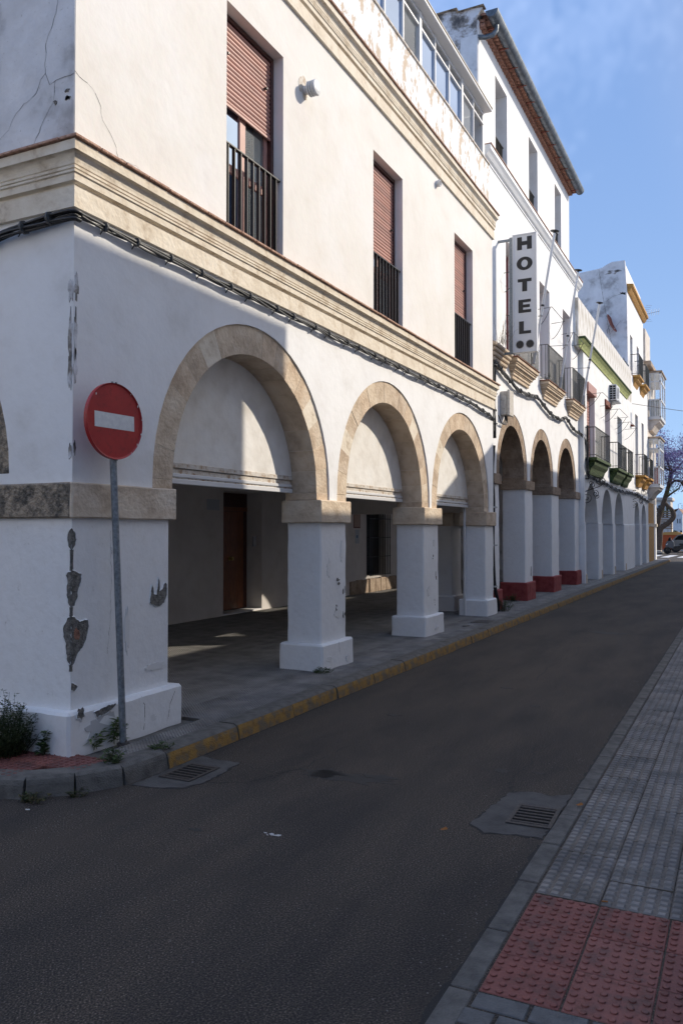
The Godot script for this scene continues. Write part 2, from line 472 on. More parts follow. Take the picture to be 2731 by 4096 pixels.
	tex("far_white", nt(58, 0.02, [L(0.70, 0.70, 0.70), L(0.80, 0.80, 0.79)], [0.2, 0.8]), 6.0, 0.85)
	tex("box_plastic", nt(59, 0.02, [L(0.50, 0.46, 0.40), L(0.62, 0.58, 0.52)], [0.2, 0.8], 512, 5), 0.6, 0.6, null, 0.0, dirt2, 0.5)
	tex("tympanum_white", nt(60, 0.006, [L(0.68, 0.65, 0.60), L(0.77, 0.745, 0.70), L(0.80, 0.785, 0.75)], [0.15, 0.5, 0.9], 512, 6), 1.8, 0.7, h1, 0.5, dirt, 0.9)
	tex("lintel_dirty", nt(61, 0.015, [L(0.30, 0.17, 0.09), L(0.52, 0.45, 0.37), L(0.64, 0.60, 0.54)], [0.1, 0.35, 0.7], 512, 6), 0.8, 0.75, h2, 0.4)
	tex("ground_earth", nt(62, 0.02, [L(0.10, 0.09, 0.08), L(0.16, 0.145, 0.13)], [0.2, 0.8]), 8.0, 0.95)
	tex("cable_black", nt(63, 0.03, [L(0.010, 0.010, 0.012), L(0.022, 0.022, 0.025), L(0.06, 0.06, 0.06)], [0.2, 0.6, 0.95]), 0.3, 0.45)
	tex("cable_grey", nt(64, 0.03, [L(0.03, 0.03, 0.03), L(0.09, 0.09, 0.09), L(0.2, 0.2, 0.2)], [0.2, 0.5, 0.95]), 0.2, 0.6)
	tex("tar", nt(66, 0.1, [L(0.012, 0.012, 0.012), L(0.03, 0.028, 0.027)], [0.2, 0.8]), 0.5, 0.85)
	tex("oil", nt(67, 0.13, [L(0.012, 0.011, 0.010), L(0.032, 0.029, 0.026), L(0.045, 0.04, 0.036), L(0.12, 0.11, 0.10)], [0.24, 0.42, 0.64, 0.95], 1024, 3), 1.6, 0.8)
	flat("grit", L(0.19, 0.18, 0.165), 0.9)
	flat("dry_leaf", L(0.30, 0.12, 0.03), 0.8)
	flat("scuff", L(0.73, 0.725, 0.715), 0.9)
	flat("pit_shade_black", L(0.003, 0.003, 0.003), 1.0)  # near-black colour standing in for the shade down the drain
	flat("smear_grey", L(0.52, 0.52, 0.53), 0.9)
	flat("iron_black", L(0.012, 0.012, 0.013), 0.35)
	flat("iron_dark", L(0.025, 0.030, 0.030), 0.55)
	flat("alu_white", L(0.68, 0.68, 0.68), 0.4)
	flat("alu_grey", L(0.36, 0.37, 0.38), 0.4, 0.3)
	flat("pole_white", L(0.66, 0.67, 0.68), 0.35)
	flat("panel_white", L(0.72, 0.72, 0.725), 0.35)
	flat("letter_black", L(0.014, 0.014, 0.016), 0.4)
	flat("rubber", L(0.012, 0.012, 0.012), 0.8)
	flat("brass", L(0.55, 0.4, 0.14), 0.3, 0.9)
	flat("curtain", L(0.55, 0.55, 0.53), 0.9)
	flat("curtain_red", L(0.42, 0.14, 0.13), 0.9)
	flat("blind", L(0.50, 0.52, 0.54), 0.7)
	flat("blue_enamel", L(0.012, 0.10, 0.30), 0.35)
	flat("poster_tan", L(0.42, 0.30, 0.24), 0.6)
	flat("poster_brown", L(0.14, 0.045, 0.035), 0.6)
	flat("poster_pale", L(0.45, 0.49, 0.53), 0.4)
	flat("rust_red", L(0.20, 0.055, 0.035), 0.8)
	flat("frame_red", L(0.20, 0.03, 0.03), 0.5)
	flat("white_paint", L(0.62, 0.62, 0.62), 0.7)
	flat("container_orange", L(0.50, 0.085, 0.015), 0.55)
	flat("container_lid", L(0.62, 0.32, 0.09), 0.6)
	flat("scooter_grey", L(0.10, 0.10, 0.105), 0.3)
	flat("scooter_black", L(0.012, 0.012, 0.014), 0.25)
	flat("car_grey", L(0.22, 0.23, 0.24), 0.25, 0.5)
	flat("car_white", L(0.7, 0.7, 0.7), 0.25)
	flat("tint_glass", L(0.01, 0.012, 0.014), 0.08)
	flat("slat_wood", L(0.26, 0.18, 0.12), 0.8)
	flat("dark_inside", L(0.02, 0.02, 0.02), 0.9)
	flat("paper", L(0.7, 0.7, 0.68), 0.8)
	flat("roof_far", L(0.28, 0.15, 0.10), 0.9)
	for k in 4:
		var sv: StandardMaterial3D = M.stone.duplicate()
		sv.resource_name = "stone_%d" % k
		sv.albedo_color = [Color(1, 0.99, 0.97), Color(0.96, 0.945, 0.925), Color(0.985, 0.96, 0.93), Color(0.94, 0.92, 0.90)][k]
		sv.uv1_offset = Vector3(k * 0.37, k * 0.21, k * 0.53)
		M["stone_%d" % k] = sv
		var bv: StandardMaterial3D = M.stone_brown.duplicate()
		bv.resource_name = "stone_brown_%d" % k
		bv.albedo_color = [Color(1, 1, 1), Color(0.92, 0.91, 0.9), Color(0.97, 0.95, 0.92), Color(0.88, 0.87, 0.86)][k]
		M["stone_brown_%d" % k] = bv
		var pv: StandardMaterial3D = M.paving_grey.duplicate()
		pv.resource_name = "paving_grey_%d" % k
		pv.albedo_color = [Color(1, 1, 1), Color(0.95, 0.95, 0.955), Color(0.985, 0.975, 0.965), Color(0.91, 0.91, 0.92)][k]
		M["paving_grey_%d" % k] = pv
		var rv: StandardMaterial3D = M.paving_red.duplicate()
		rv.resource_name = "paving_red_%d" % k
		rv.albedo_color = [Color(1, 1, 1), Color(0.88, 0.88, 0.90), Color(0.97, 0.93, 0.93), Color(0.86, 0.87, 0.89)][k]
		M["paving_red_%d" % k] = rv
		var lv: StandardMaterial3D = M.shutter_slat.duplicate()
		lv.resource_name = "shutter_slat_%d" % k
		lv.albedo_color = [Color(1, 1, 1), Color(0.94, 0.94, 0.95), Color(1.0, 0.97, 0.96), Color(0.90, 0.90, 0.91)][k]
		M["shutter_slat_%d" % k] = lv
	var g := flat("glass", Color(0.75, 0.82, 0.86, 0.12), 0.03)
	g.transparency = BaseMaterial3D.TRANSPARENCY_ALPHA
	g.metallic_specular = 0.75
	flat("glass_mirror", L(0.46, 0.58, 0.78), 0.04, 1.0)
	var lf := flat("leaf_green", Color.WHITE, 0.75)
	lf.vertex_color_use_as_albedo = true
	lf.backlight_enabled = true
	lf.backlight = Color(0.35, 0.35, 0.2)
	var bl := flat("blossom", Color.WHITE, 0.8)
	bl.vertex_color_use_as_albedo = true
	bl.backlight_enabled = true
	bl.backlight = Color(0.4, 0.4, 0.5)

# ------------------------------------------------------------------ sky, sun, camera
func light_and_camera() -> void:
	var cam := Camera3D.new()
	cam.name = "camera"
	add_child(cam)
	cam.position = Vector3(0, 1.75, 0)
	cam.rotation = Vector3(deg_to_rad(1.296), deg_to_rad(26.264), 0)
	cam.fov = 64.102
	cam.near = 0.05
	cam.far = 1200.0
	cam.current = true
	var e := Environment.new()
	e.background_mode = Environment.BG_SKY
	var sm := ProceduralSkyMaterial.new()
	sm.sky_top_color = L(0.132, 0.23, 0.46)
	sm.sky_horizon_color = L(0.30, 0.45, 0.65)
	sm.sky_curve = 0.16
	sm.ground_bottom_color = L(0.16, 0.15, 0.14)
	sm.ground_horizon_color = L(0.42, 0.44, 0.46)
	sm.sun_angle_max = 48.0
	sm.sun_curve = 0.95
	sm.sky_cover = cloud_cover()
	sm.sky_cover_modulate = Color(0.9, 0.92, 0.96, 1.0)
	sm.energy_multiplier = 1.0
	var sky := Sky.new()
	sky.sky_material = sm
	e.sky = sky
	e.background_energy_multiplier = 1.0
	e.tonemap_mode = Environment.TONE_MAPPER_LINEAR
	e.tonemap_exposure = 1.7
	e.sdfgi_enabled = true
	e.ssao_enabled = true
	e.ssil_enabled = true
	var w := WorldEnvironment.new()
	w.name = "environment"
	w.environment = e
	add_child(w)
	var sun := DirectionalLight3D.new()
	sun.name = "sun"
	sun.light_energy = 0.80
	sun.light_angular_distance = 0.53
	sun.light_color = Color(1.0, 0.955, 0.885)
	sun.shadow_enabled = true
	add_child(sun)
	sun.look_at_from_position(Vector3.ZERO, Vector3(-0.144, -0.117, 0.133))

func cloud_cover() -> Texture2D:
	# thin high cloud: fibrous wisps all round the sky
	var w := 1024
	var h := 512
	var f := FastNoiseLite.new()
	f.seed = 77
	f.noise_type = FastNoiseLite.TYPE_SIMPLEX_SMOOTH
	f.frequency = 1.0
	f.fractal_octaves = 6
	f.fractal_gain = 0.58
	f.domain_warp_enabled = true
	f.domain_warp_amplitude = 0.6
	f.domain_warp_frequency = 1.3
	var data := PackedByteArray()
	data.resize(w * h * 4)
	for j in h:
		var up := (0.5 - (j + 0.5) / h) * PI
		if up < -0.02:
			continue
		for i in w:
			var az := (i + 0.5) / w * TAU
			var d := Vector3(cos(az) * cos(up), sin(up), sin(az) * cos(up))
			var q := Vector2(d.x, d.z) / (d.y + 0.22)
			var a := f.get_noise_3d(q.x * 0.55 + q.y * 0.35, q.y * 1.15 - q.x * 0.25, 3.0)
			var k := clampf((a - 0.02) * 1.1, 0.0, 1.0)
			k = k * 0.46 + 0.005
			var o := (j * w + i) * 4
			data[o] = 255
			data[o + 1] = 255
			data[o + 2] = 255
			data[o + 3] = int(clampf(k, 0.0, 1.0) * 255.0)
	return ImageTexture.create_from_image(Image.create_from_data(w, h, false, Image.FORMAT_RGBA8, data))

# ------------------------------------------------------------------ ground, road, pavements
func pad_tile(w: float, l: float, nx: int, nz: int) -> ArrayMesh:
	var b := MB.new()
	var g := 0.003
	# grooves between the pads are tinted darker and browner than the pad tops
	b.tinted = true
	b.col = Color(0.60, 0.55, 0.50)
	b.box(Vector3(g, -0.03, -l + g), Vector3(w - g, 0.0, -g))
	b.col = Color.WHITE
	var px := w / nx
	var pz := l / nz
	for i in nx:
		for j in nz:
			var x0 := i * px + px * 0.13
			var x1 := (i + 1) * px - px * 0.13
			var z0 := -j * pz - pz * 0.13
			var z1 := -(j + 1) * pz + pz * 0.13
			var t := 0.007
			var a := [Vector3(x0, 0, z0), Vector3(x1, 0, z0), Vector3(x1, 0, z1), Vector3(x0, 0, z1)]
			var u := [Vector3(x0 + t, t, z0 - t), Vector3(x1 - t, t, z0 - t), Vector3(x1 - t, t, z1 + t), Vector3(x0 + t, t, z1 + t)]
			b.quad(u[0], u[1], u[2], u[3], Vector3.UP)
			for k in 4:
				var m: Vector3 = (a[k] + a[(k + 1) % 4]) * 0.5 - Vector3((x0 + x1) * 0.5, 0, (z0 + z1) * 0.5)
				b.quad(a[k], a[(k + 1) % 4], u[(k + 1) % 4], u[k], m)
	return b.mesh()

func dome_tile(w: float, l: float, n: int, r: float) -> ArrayMesh:
	var b := MB.new()
	var g := 0.003
	b.box(Vector3(g, -0.03, -l + g), Vector3(w - g, 0.0, -g), 0.003)
	for i in n:
		for j in n:
			b.lathe(Vector3((i + 0.5) * w / n, 0, -(j + 0.5) * l / n), Vector3.UP, [Vector2(r, -0.001), Vector2(r * 0.97, 0.005), Vector2(r * 0.84, 0.0062), Vector2(0, 0.0066)], 12)
	return b.mesh()

func jagged(cx: float, cs: float, rx: float, rs: float, seed_: int, n := 26, k := 0.18) -> PackedVector2Array:
	# uneven rounded rectangle in (x, s)
	var r := RandomNumberGenerator.new()
	r.seed = seed_
	var p := PackedVector2Array()
	for i in n:
		var a := TAU * i / n
		var c := cos(a)
		var d := sin(a)
		var q := pow(absf(c), 4.0) + pow(absf(d), 4.0)
		var m := pow(q, -0.25) * (1.0 + r.randf_range(-k, k))
		p.append(Vector2(cx + rx * c * m, cs + rs * d * m))
	return p

func rough(poly: PackedVector2Array, step: float, amp: float) -> PackedVector2Array:
	# broken outline: each side is cut into short steps that wander
	var out := PackedVector2Array()
	for i in poly.size():
		var a := poly[i]
		var b := poly[(i + 1) % poly.size()]
		var n := maxi(1, int(a.distance_to(b) / step))
		var o := (b - a).orthogonal().normalized()
		for k in n:
			out.append(a.lerp(b, float(k) / n) + (o * rng.randf_range(-amp, amp) if k > 0 else Vector2.ZERO))
	return out

func grate(at: Vector3, label: String, seed_: int, yaw: float) -> void:
	var t := thing("drain_grate", label, "drain", "gutter drains in the road")
	var w := 0.27
	var l := 0.37
	var b := MB.new()
	for q in [[0, 0.026, 0, l], [w - 0.026, w, 0, l], [0.026, w - 0.026, 0, 0.03], [0.026, w - 0.026, l - 0.03, l]]:
		b.box(Vector3(q[0] - w / 2, 0.006, -(q[2])), Vector3(q[1] - w / 2, 0.012, -(q[3])), 0.002)
	part(t, "frame", b, M.cast_iron)
	var bar := bx(Vector3(-w / 2 + 0.026, 0.006, -0.0105), Vector3(w / 2 - 0.026, 0.0115, 0.0105), 0.002).mesh()
	for k in 6:
		put(t, "bar", bar, M.cast_iron, Vector3(0, 0, -0.052 - k * (l - 0.104) / 5.0))
	var p := MB.new()
	p.quad(Vector3(-w / 2 + 0.02, 0.0052, -0.02), Vector3(w / 2 - 0.02, 0.0052, -0.02), Vector3(w / 2 - 0.02, 0.0052, -l + 0.02), Vector3(-w / 2 + 0.02, 0.0052, -l + 0.02), Vector3.UP)
	part(t, "pit_shade", p, M.pit_shade_black)  # flat black sheet painted as the shade below the bars
	t.position = at
	t.rotation.y = yaw

func setting() -> void:
	var g := structure("ground")
	part(g, "earth", bx(Vector3(-400, -0.3, -700), Vector3(400, -0.06, 100)), M.ground_earth)
	var road := structure("road")
	part(road, "asphalt", bx(Vector3(-60, -0.05, -180), Vector3(60, 0.0, 30)), M.asphalt)
	# patches of concrete round the two drains, and oil spots
	for q in [[Vector2(-1.05, 4.70), Vector2(-1.2, 4.70), Vector2(-1.37, 4.64), Vector2(-1.49, 4.75), Vector2(-1.47, 4.95), Vector2(-1.45, 5.2), Vector2(-1.43, 5.42), Vector2(-1.30, 5.50), Vector2(-1.16, 5.47), Vector2(-1.05, 5.56)], [Vector2(-3.79, 4.44), Vector2(-3.6, 4.47), Vector2(-3.44, 4.54), Vector2(-3.38, 4.7), Vector2(-3.39, 4.95), Vector2(-3.43, 5.22), Vector2(-3.6, 5.2), Vector2(-3.79, 5.24)]]:
		var b := MB.new()
		b.ey(rough(PackedVector2Array(q), 0.035, 0.012), -0.03, 0.004)
		part(road, "concrete_patch", b, M.patch_concrete)
		b = MB.new()
		var grown := PackedVector2Array()
		var mid := Vector2.ZERO
		for v in q:
			mid += v / q.size()
		for v in q:
			grown.append(mid + (v - mid) * 1.035)
		b.ey(rough(grown, 0.03, 0.016), -0.03, 0.0015)
		part(road, "patch_edge", b, M.tar)
	# ragged edge of the asphalt along the right kerb and the left gutter
	for q in [[-1.052, -1.03, 1.0, 4.6], [-1.05, -1.03, 5.6, 30.0], [-3.83, -3.796, 5.3, 40.0]]:
		var n := int((q[3] - q[2]) / 4.0) + 1
		for k in n:
			var a: float = lerpf(q[2], q[3], float(k) / n)
			var c: float = lerpf(q[2], q[3], float(k + 1) / n)
			var b := MB.new()
			var poly := PackedVector2Array([Vector2(q[1], a), Vector2(q[1], c)])
			var m := int((c - a) / 0.05)
			for i in m + 1:
				poly.append(Vector2(q[0] + rng.randf_range(-0.014, 0.012), lerpf(c, a, float(i) / m)))
			b.ey(poly, -0.02, 0.0018)
			part(road, "asphalt_edge", b, M.tar)
	for q in [[Vector2(-1.42, 5.43), Vector2(-1.5, 5.75), Vector2(-1.46, 6.2), Vector2(-1.58, 6.8)], [Vector2(-3.38, 4.7), Vector2(-3.1, 4.85), Vector2(-2.95, 5.3), Vector2(-2.9, 6.0)], [Vector2(-2.2, 9.6), Vector2(-2.3, 10.6), Vector2(-2.15, 11.8), Vector2(-2.3, 12.9)]]:
		var b := MB.new()
		for i in q.size() - 1:
			var steps := 12
			var prev: Vector2 = q[i]
			for k in range(1, steps + 1):
				var cur: Vector2 = q[i].lerp(q[i + 1], float(k) / steps) + Vector2(rng.randf_range(-0.02, 0.02), rng.randf_range(-0.01, 0.01)) * (0.0 if k == steps else 1.0)
				var o: Vector2 = (cur - prev).orthogonal().normalized() * rng.randf_range(0.002, 0.006)
				b.quad(Vector3(prev.x - o.x, 0.0016, -prev.y + o.y), Vector3(cur.x - o.x, 0.0016, -cur.y + o.y), Vector3(cur.x + o.x, 0.0016, -cur.y - o.y), Vector3(prev.x + o.x, 0.0016, -prev.y - o.y), Vector3.UP)
				prev = cur
		part(road, "asphalt_crack", b, M.tar)
	var pebble := MB.new()
	pebble.lathe(Vector3.ZERO, Vector3.UP, [Vector2(0.0035, -0.001), Vector2(0.003, 0.002), Vector2(0, 0.003)], 5)
	var gm := MultiMesh.new()
	gm.transform_format = MultiMesh.TRANSFORM_3D
	gm.mesh = pebble.mesh()
	gm.instance_count = 1700
	for k in 1700:
		var u := rng.randf()
		var x: float = -1.06 - absf(rng.randfn()) * 0.10
		var y := 0.001
		if u < 0.3:
			x = -3.79 + absf(rng.randfn()) * 0.10
		elif u < 0.5:
			x = rng.randf_range(-3.7, -1.1)
		elif u < 0.75:
			x = rng.randf_range(-0.9, 0.6)
			y = 0.011
		var sc := rng.randf_range(0.35, 0.95)
		gm.set_instance_transform(k, Transform3D(Basis.from_euler(Vector3(0, rng.randf() * TAU, 0)).scaled(Vector3(sc * rng.randf_range(0.7, 1.6), sc, sc)), V(2.2 + pow(rng.randf(), 1.5) * 14.0, y, x)))
	var gi := MultiMeshInstance3D.new()
	gi.name = "grit"
	gi.multimesh = gm
	gi.material_override = M.grit
	gi.set_meta("kind", "stuff")
	road.add_child(gi, true)
	# oil and damp spots in the asphalt
	for q in [[-2.08, 14.6, 0.42, 0.10, 31], [-2.05, 14.45, 0.18, 0.05, 35], [-2.55, 5.25, 0.30, 0.10, 32], [-2.75, 5.30, 0.16, 0.07, 42], [-2.35, 5.36, 0.12, 0.05, 43], [-1.6, 5.9, 0.05, 0.05, 33], [-2.75, 5.2, 0.1, 0.05, 34], [-1.35, 5.95, 0.05, 0.03, 36], [-2.4, 9.0, 0.06, 0.03, 37], [-1.9, 8.2, 0.05, 0.04, 38], [-3.0, 7.2, 0.06, 0.03, 39], [-2.9, 3.95, 0.05, 0.02, 40]]:
		var b := MB.new()
		var sp := PackedVector2Array()
		for v in blotch(q[0], q[1], q[2], q[3], q[4], 26, 0.4):
			sp.append(v)
		b.ey(sp, -0.02, 0.0012)
		part(road, "oil_spot", b, M.oil)
	for k in 9:
		var b := MB.new()
		var mp := PackedVector2Array()
		for v in blotch(-2.46 + rng.randf_range(-0.05, 0.05), 4.06 + rng.randf_range(-0.025, 0.035), rng.randf_range(0.006, 0.018), rng.randf_range(0.003, 0.008), 90 + k, 12, 0.5):
			mp.append(v)
		b.ey(mp, -0.02, 0.0015)
		part(road, "paint_mark", b, M.white_paint)
	# zebra crossing in the sun at the end of the street
	for k in 14:
		var b := MB.new()
		var x := -11.0 + k * 1.0
		b.ey(PackedVector2Array([Vector2(x, 56.8), Vector2(x + 0.5, 56.8), Vector2(x + 0.72, 62.4), Vector2(x + 0.22, 62.4)]), -0.02, 0.004)
		part(road, "zebra_stripe", b, M.white_paint)
	grate(V(4.85, 0, -1.17), "cast iron drain grate beside the right-hand kerb", 5, 0.03)
	grate(V(4.66, 0, -3.61), "cast iron drain grate by the kerb below the no entry sign", 9, 0.0)
	left_pavement()
	right_pavement()

func kerb_stone(len_: float, tint_bev := 0.03) -> ArrayMesh:
	# section: outer face towards +x, at x = 0.0 to 0.06; runs along -z from 0
	var prof := PackedVector2Array([Vector2(-0.16, -0.05), Vector2(0.055, -0.05), Vector2(0.03, 0.085), Vector2(0.018, 0.115), Vector2(-0.012, 0.13), Vector2(-0.16, 0.131)])
	var b := MB.new()
	b.es(prof, 0.006, len_ - 0.006)
	return b.mesh()

func left_pavement() -> void:
	var t := structure("pavement_left")
	# bed of the pavement and arcade floor
	var bed := MB.new()
	bed.ey(PackedVector2Array([Vector2(-9.6, 4.05), Vector2(-4.5, 4.05), Vector2(-4.2, 4.2), Vector2(-4.02, 4.55), Vector2(-3.96, 4.95), Vector2(-3.96, 49.4), Vector2(-4.3, 49.9), Vector2(-9.6, 49.9)]), -0.05, 0.098)
	part(t, "bed", bed, M.concrete)
	var sm := kerb_stone(0.93)
	var kp := MB.new()
	kp.es(PackedVector2Array([Vector2(0.04, -0.002), Vector2(0.0497, -0.002), Vector2(0.034, 0.082), Vector2(0.0225, 0.112), Vector2(0.012, 0.112)]), 0.012, 0.918)
	var km := kp.mesh()
	var n := 0
	var s := 4.86
	while s < 49.0:
		var o := put(t, "kerbstone", sm, M.concrete, V(s, rng.randf_range(-0.004, 0.004), -3.855 + rng.randf_range(-0.006, 0.006)))
		o.rotation.y = rng.randf_range(-0.006, 0.006)
		put(o, "painted_face", km, M.kerb_yellow)
		s += 0.93
		n += 1
	# curved corner
	var pts := [Vector2(-3.85, 4.85), Vector2(-3.875, 4.42), Vector2(-4.03, 4.14), Vector2(-4.25, 3.93), Vector2(-4.55, 3.82), Vector2(-4.9, 3.80), Vector2(-5.3, 3.80), Vector2(-5.7, 3.80)]
	for i in pts.size() - 1:
		var a: Vector2 = pts[i + 1]
		var b: Vector2 = pts[i]
		var o := put(t, "kerbstone", kerb_stone(a.distance_to(b) + 0.006), M.concrete, V(a.y, 0, a.x))
		# local -z must run from a to b
		var d := Vector3(b.x - a.x, 0, -(b.y - a.y)).normalized()
		o.rotation.y = atan2(-d.x, -d.z)
	# tiles: outer strip singly, arcade floor beyond the first bays as one part
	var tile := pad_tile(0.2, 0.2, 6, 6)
	var single := []
	var rest: Array[Transform3D] = []
	for i in 28:
		for j in 130:
			var x := -4.012 - 0.2 * (i + 1)
			var s0 := 4.62 + j * 0.2
			if s0 < 4.8 and x > -4.3:
				pass
			if s0 < 4.61 or x < -9.4:
				continue
			var inside_block := x < -4.38 and s0 < 5.7 and x > -5.2
			if inside_block:
				continue
			var at := V(s0, 0.126 + rng.randf_range(-0.0012, 0.0012), x)
			var out_strip := i < 3
			var d := Vector2(x, s0).length()
			if out_strip and s0 < 24.0 and single.size() < 290:
				single.append(at)
			else:
				rest.append(Transform3D(Basis(), at))
	for at in single:
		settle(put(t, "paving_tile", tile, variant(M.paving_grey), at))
	var mm := MultiMesh.new()
	mm.transform_format = MultiMesh.TRANSFORM_3D
	mm.mesh = tile
	mm.instance_count = rest.size()
	for k in rest.size():
		mm.set_instance_transform(k, rest[k])
	var mi := MultiMeshInstance3D.new()
	mi.name = "arcade_tiles"
	mi.multimesh = mm
	mi.material_override = M.paving_arcade
	mi.set_meta("kind", "stuff")
	t.add_child(mi, true)
	part(t, "far_slab", bx(V(30.6, 0.1, -9.5), V(49.6, 0.129, -4.02)), M.paving_grey)
	# red button tiles at the corner
	var red := dome_tile(0.31, 0.31, 6, 0.0148)
	for q in [[-4.36, 4.20], [-4.67, 4.20], [-4.98, 4.20], [-4.36, 3.92], [-4.67, 3.89], [-4.98, 3.89], [-5.29, 4.20], [-5.29, 3.89], [-5.6, 4.20], [-5.6, 3.89]]:
		if q[0] > -4.5 and q[1] < 4.0:
			continue
		put(t, "tactile_tile", red, variant(M.paving_red), V(q[1], 0.126, q[0]))

func right_pavement() -> void:
	var t := structure("pavement_right")
	part(t, "bed", bx(V(-8, -0.05, -0.93), V(54, -0.006, 1.62)), M.concrete)
	var joints := [1.1, 1.62, 2.1, 2.56, 3.04, 3.55, 4.1, 4.64, 5.15, 5.72, 5.92, 6.6, 7.35, 8.1]
	while joints[-1] < 50.0:
		joints.append(joints[-1] + rng.randf_range(0.75, 0.95))
	for i in joints.size() - 1:
		var b := bx(V(joints[i] + 0.004, -0.06, -1.04), V(joints[i + 1] - 0.004, 0.006 + rng.randf_range(-0.003, 0.003), -0.936), 0.006)
		part(t, "kerbstone", b, M.concrete)
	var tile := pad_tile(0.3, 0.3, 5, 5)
	var rest: Array[Transform3D] = []
	var n := 0
	for j in 130:
		for i in 8:
			var x := -0.928 + i * 0.3
			var s0 := 3.985 + j * 0.3
			var at := V(s0, 0.004 + rng.randf_range(-0.0015, 0.0015), x)
			var in_view := x < -0.93 + 0.30 * s0 * 0.0 + maxf(0.0, 0.62 - (s0 - 4.0) * 0.0) and s0 < 15.0
			if in_view and n < 290 and x < -0.068 * s0 + 0.3:
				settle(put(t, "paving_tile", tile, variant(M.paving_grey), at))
				n += 1
			else:
				rest.append(Transform3D(Basis(), at))
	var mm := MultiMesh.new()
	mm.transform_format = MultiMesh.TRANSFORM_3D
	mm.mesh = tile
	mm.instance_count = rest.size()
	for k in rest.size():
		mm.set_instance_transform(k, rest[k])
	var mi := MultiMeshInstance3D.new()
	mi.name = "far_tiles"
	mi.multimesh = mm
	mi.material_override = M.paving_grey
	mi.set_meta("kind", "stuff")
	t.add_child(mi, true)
	var red := dome_tile(0.305, 0.31, 6, 0.0148)
	for i in 6:
		for j in 3:
			settle(put(t, "tactile_tile", red, variant(M.paving_red), V(3.052 + j * 0.31, 0.004 + rng.randf_range(-0.001, 0.001), -0.930 + i * 0.307)), 0.004)
	for j in 6:
		for i in 9:
			var x := -0.93 + i * 0.21 - (0.1 if j % 2 else 0.0)
			part(t, "paver", bx(V(3.046 - j * 0.112, -0.03, x + 0.004), V(2.942 - j * 0.112, 0.004 + rng.randf_range(-0.002, 0.002), x + 0.204), 0.005), M.paver_dark)

# ------------------------------------------------------------------ shared building pieces
func voussoir_mesh(ri: float, ro: float, da: float, xf: float, xb: float) -> ArrayMesh:
	# ring piece about the x axis, centred on straight up
	var p := PackedVector2Array()
	var g := 0.0021
	for k in 4:
		var a := lerpf(-da / 2 + g / ro, da / 2 - g / ro, k / 3.0)
		p.append(Vector2(sin(a) * ro, cos(a) * ro))
	for k in 4:
		var a := lerpf(da / 2 - g / ri, -da / 2 + g / ri, k / 3.0)
		p.append(Vector2(sin(a) * ri, cos(a) * ri))
	var b := MB.new()
	b.ex(p, xf, xb)
	return b.mesh()

func arch_ring(parent: Node, c: float, cy: float, y0: float, ri: float, ro: float, n: int, xf: float, xb: float, mat: Material) -> void:
	var a := grp(parent, "arch")
	var m := voussoir_mesh(ri, ro, PI / n, xf, xb)
	for k in n:
		var o := put(a, "voussoir", m, variant(mat), V(c, cy, rng.randf_range(-0.003, 0.003)))
		o.rotation.x = PI / 2 - PI * (k + 0.5) / n
	for sg in [-1, 1]:
		part(a, "springer", bx(V(c + sg * ri, y0, xf), V(c + sg * ro, cy - 0.002, xb), 0.004), variant(mat))
	# mortar core behind the joints
	var core := PackedVector2Array()
	for k in 33:
		core.append(Vector2(c - (ro - 0.01) * cos(PI * k / 32), cy + (ro - 0.01) * sin(PI * k / 32)))
	for k in 33:
		core.append(Vector2(c + (ri + 0.006) * cos(PI * k / 32), cy + (ri + 0.006) * sin(PI * k / 32)))
	var b := MB.new()
	b.ex(core, xf - 0.0025, xb + 0.004)
	part(a, "mortar", b, M.trim_cream if mat == M.stone else M.stone_brown)

func slats(parent: Node, s0: float, s1: float, y0: float, y1: float, x: float, mat: Material, pitch := 0.045) -> void:
	var prof := PackedVector2Array()
	for k in 6:
		var q := k / 5.0
		prof.append(Vector2(0.009 * sin(PI * q), pitch * (0.06 + 0.88 * q)))
	prof.append(Vector2(-0.004, pitch * 0.96))
	prof.append(Vector2(-0.004, 0.002))
	var b := MB.new()
	b.es(prof, s0, s1)
	var m := b.mesh()
	var y := y0
	while y + pitch <= y1 + 0.01:
		put(parent, "slat", m, variant(mat), Vector3(x + rng.randf_range(-0.0015, 0.0015), y, 0))
		y += pitch

func railing(parent: Node, called: String, s0: float, s1: float, y0: float, y1: float, x: float, n: int, flat_bar := true, mat: Material = null) -> Node3D:
	var r := grp(parent, called)
	if mat == null:
		mat = M.iron_black
	part(r, "top_rail", bx(V(s0, y1 - 0.022, x - 0.022), V(s1, y1, x + 0.022), 0.005), mat)
	part(r, "bottom_rail", bx(V(s0, y0 + 0.03, x - 0.012), V(s1, y0 + 0.045, x + 0.012)), mat)
	var w := 0.018 if flat_bar else 0.007
	var d := 0.006 if flat_bar else 0.007
	var m := bx(Vector3(-w, y0, -d), Vector3(w, y1 - 0.02, d)).mesh()
	for k in n:
		put(r, "bar", m, mat, V(lerpf(s0 + 0.03, s1 - 0.03, (k + 0.5) / n), 0, x))
	return r

func pillar(parent: Node, s0: float, s1: float, xf: float, xb: float, ycap0: float, ycap1: float, yplinth: float, mat: Material, capmat: Material, plmat: Material, e := 0.075) -> Node3D:
	var p := grp(parent, "pillar")
	part(p, "shaft", lb(V(s0, yplinth - 0.02, xf), V(s1, ycap0 + 0.01, xb), 0.014), mat)
	part(p, "capital", lb(V(s0 - e, ycap0, xf + 0.045), V(s1 + e, ycap1, xb - 0.045), 0.012, 0.010), capmat)
	part(p, "plinth", lb(V(s0 - e - 0.01, PAVE - 0.03, xf + 0.06), V(s1 + e + 0.01, yplinth, xb - 0.06), 0.02, 0.018), plmat)
	return p

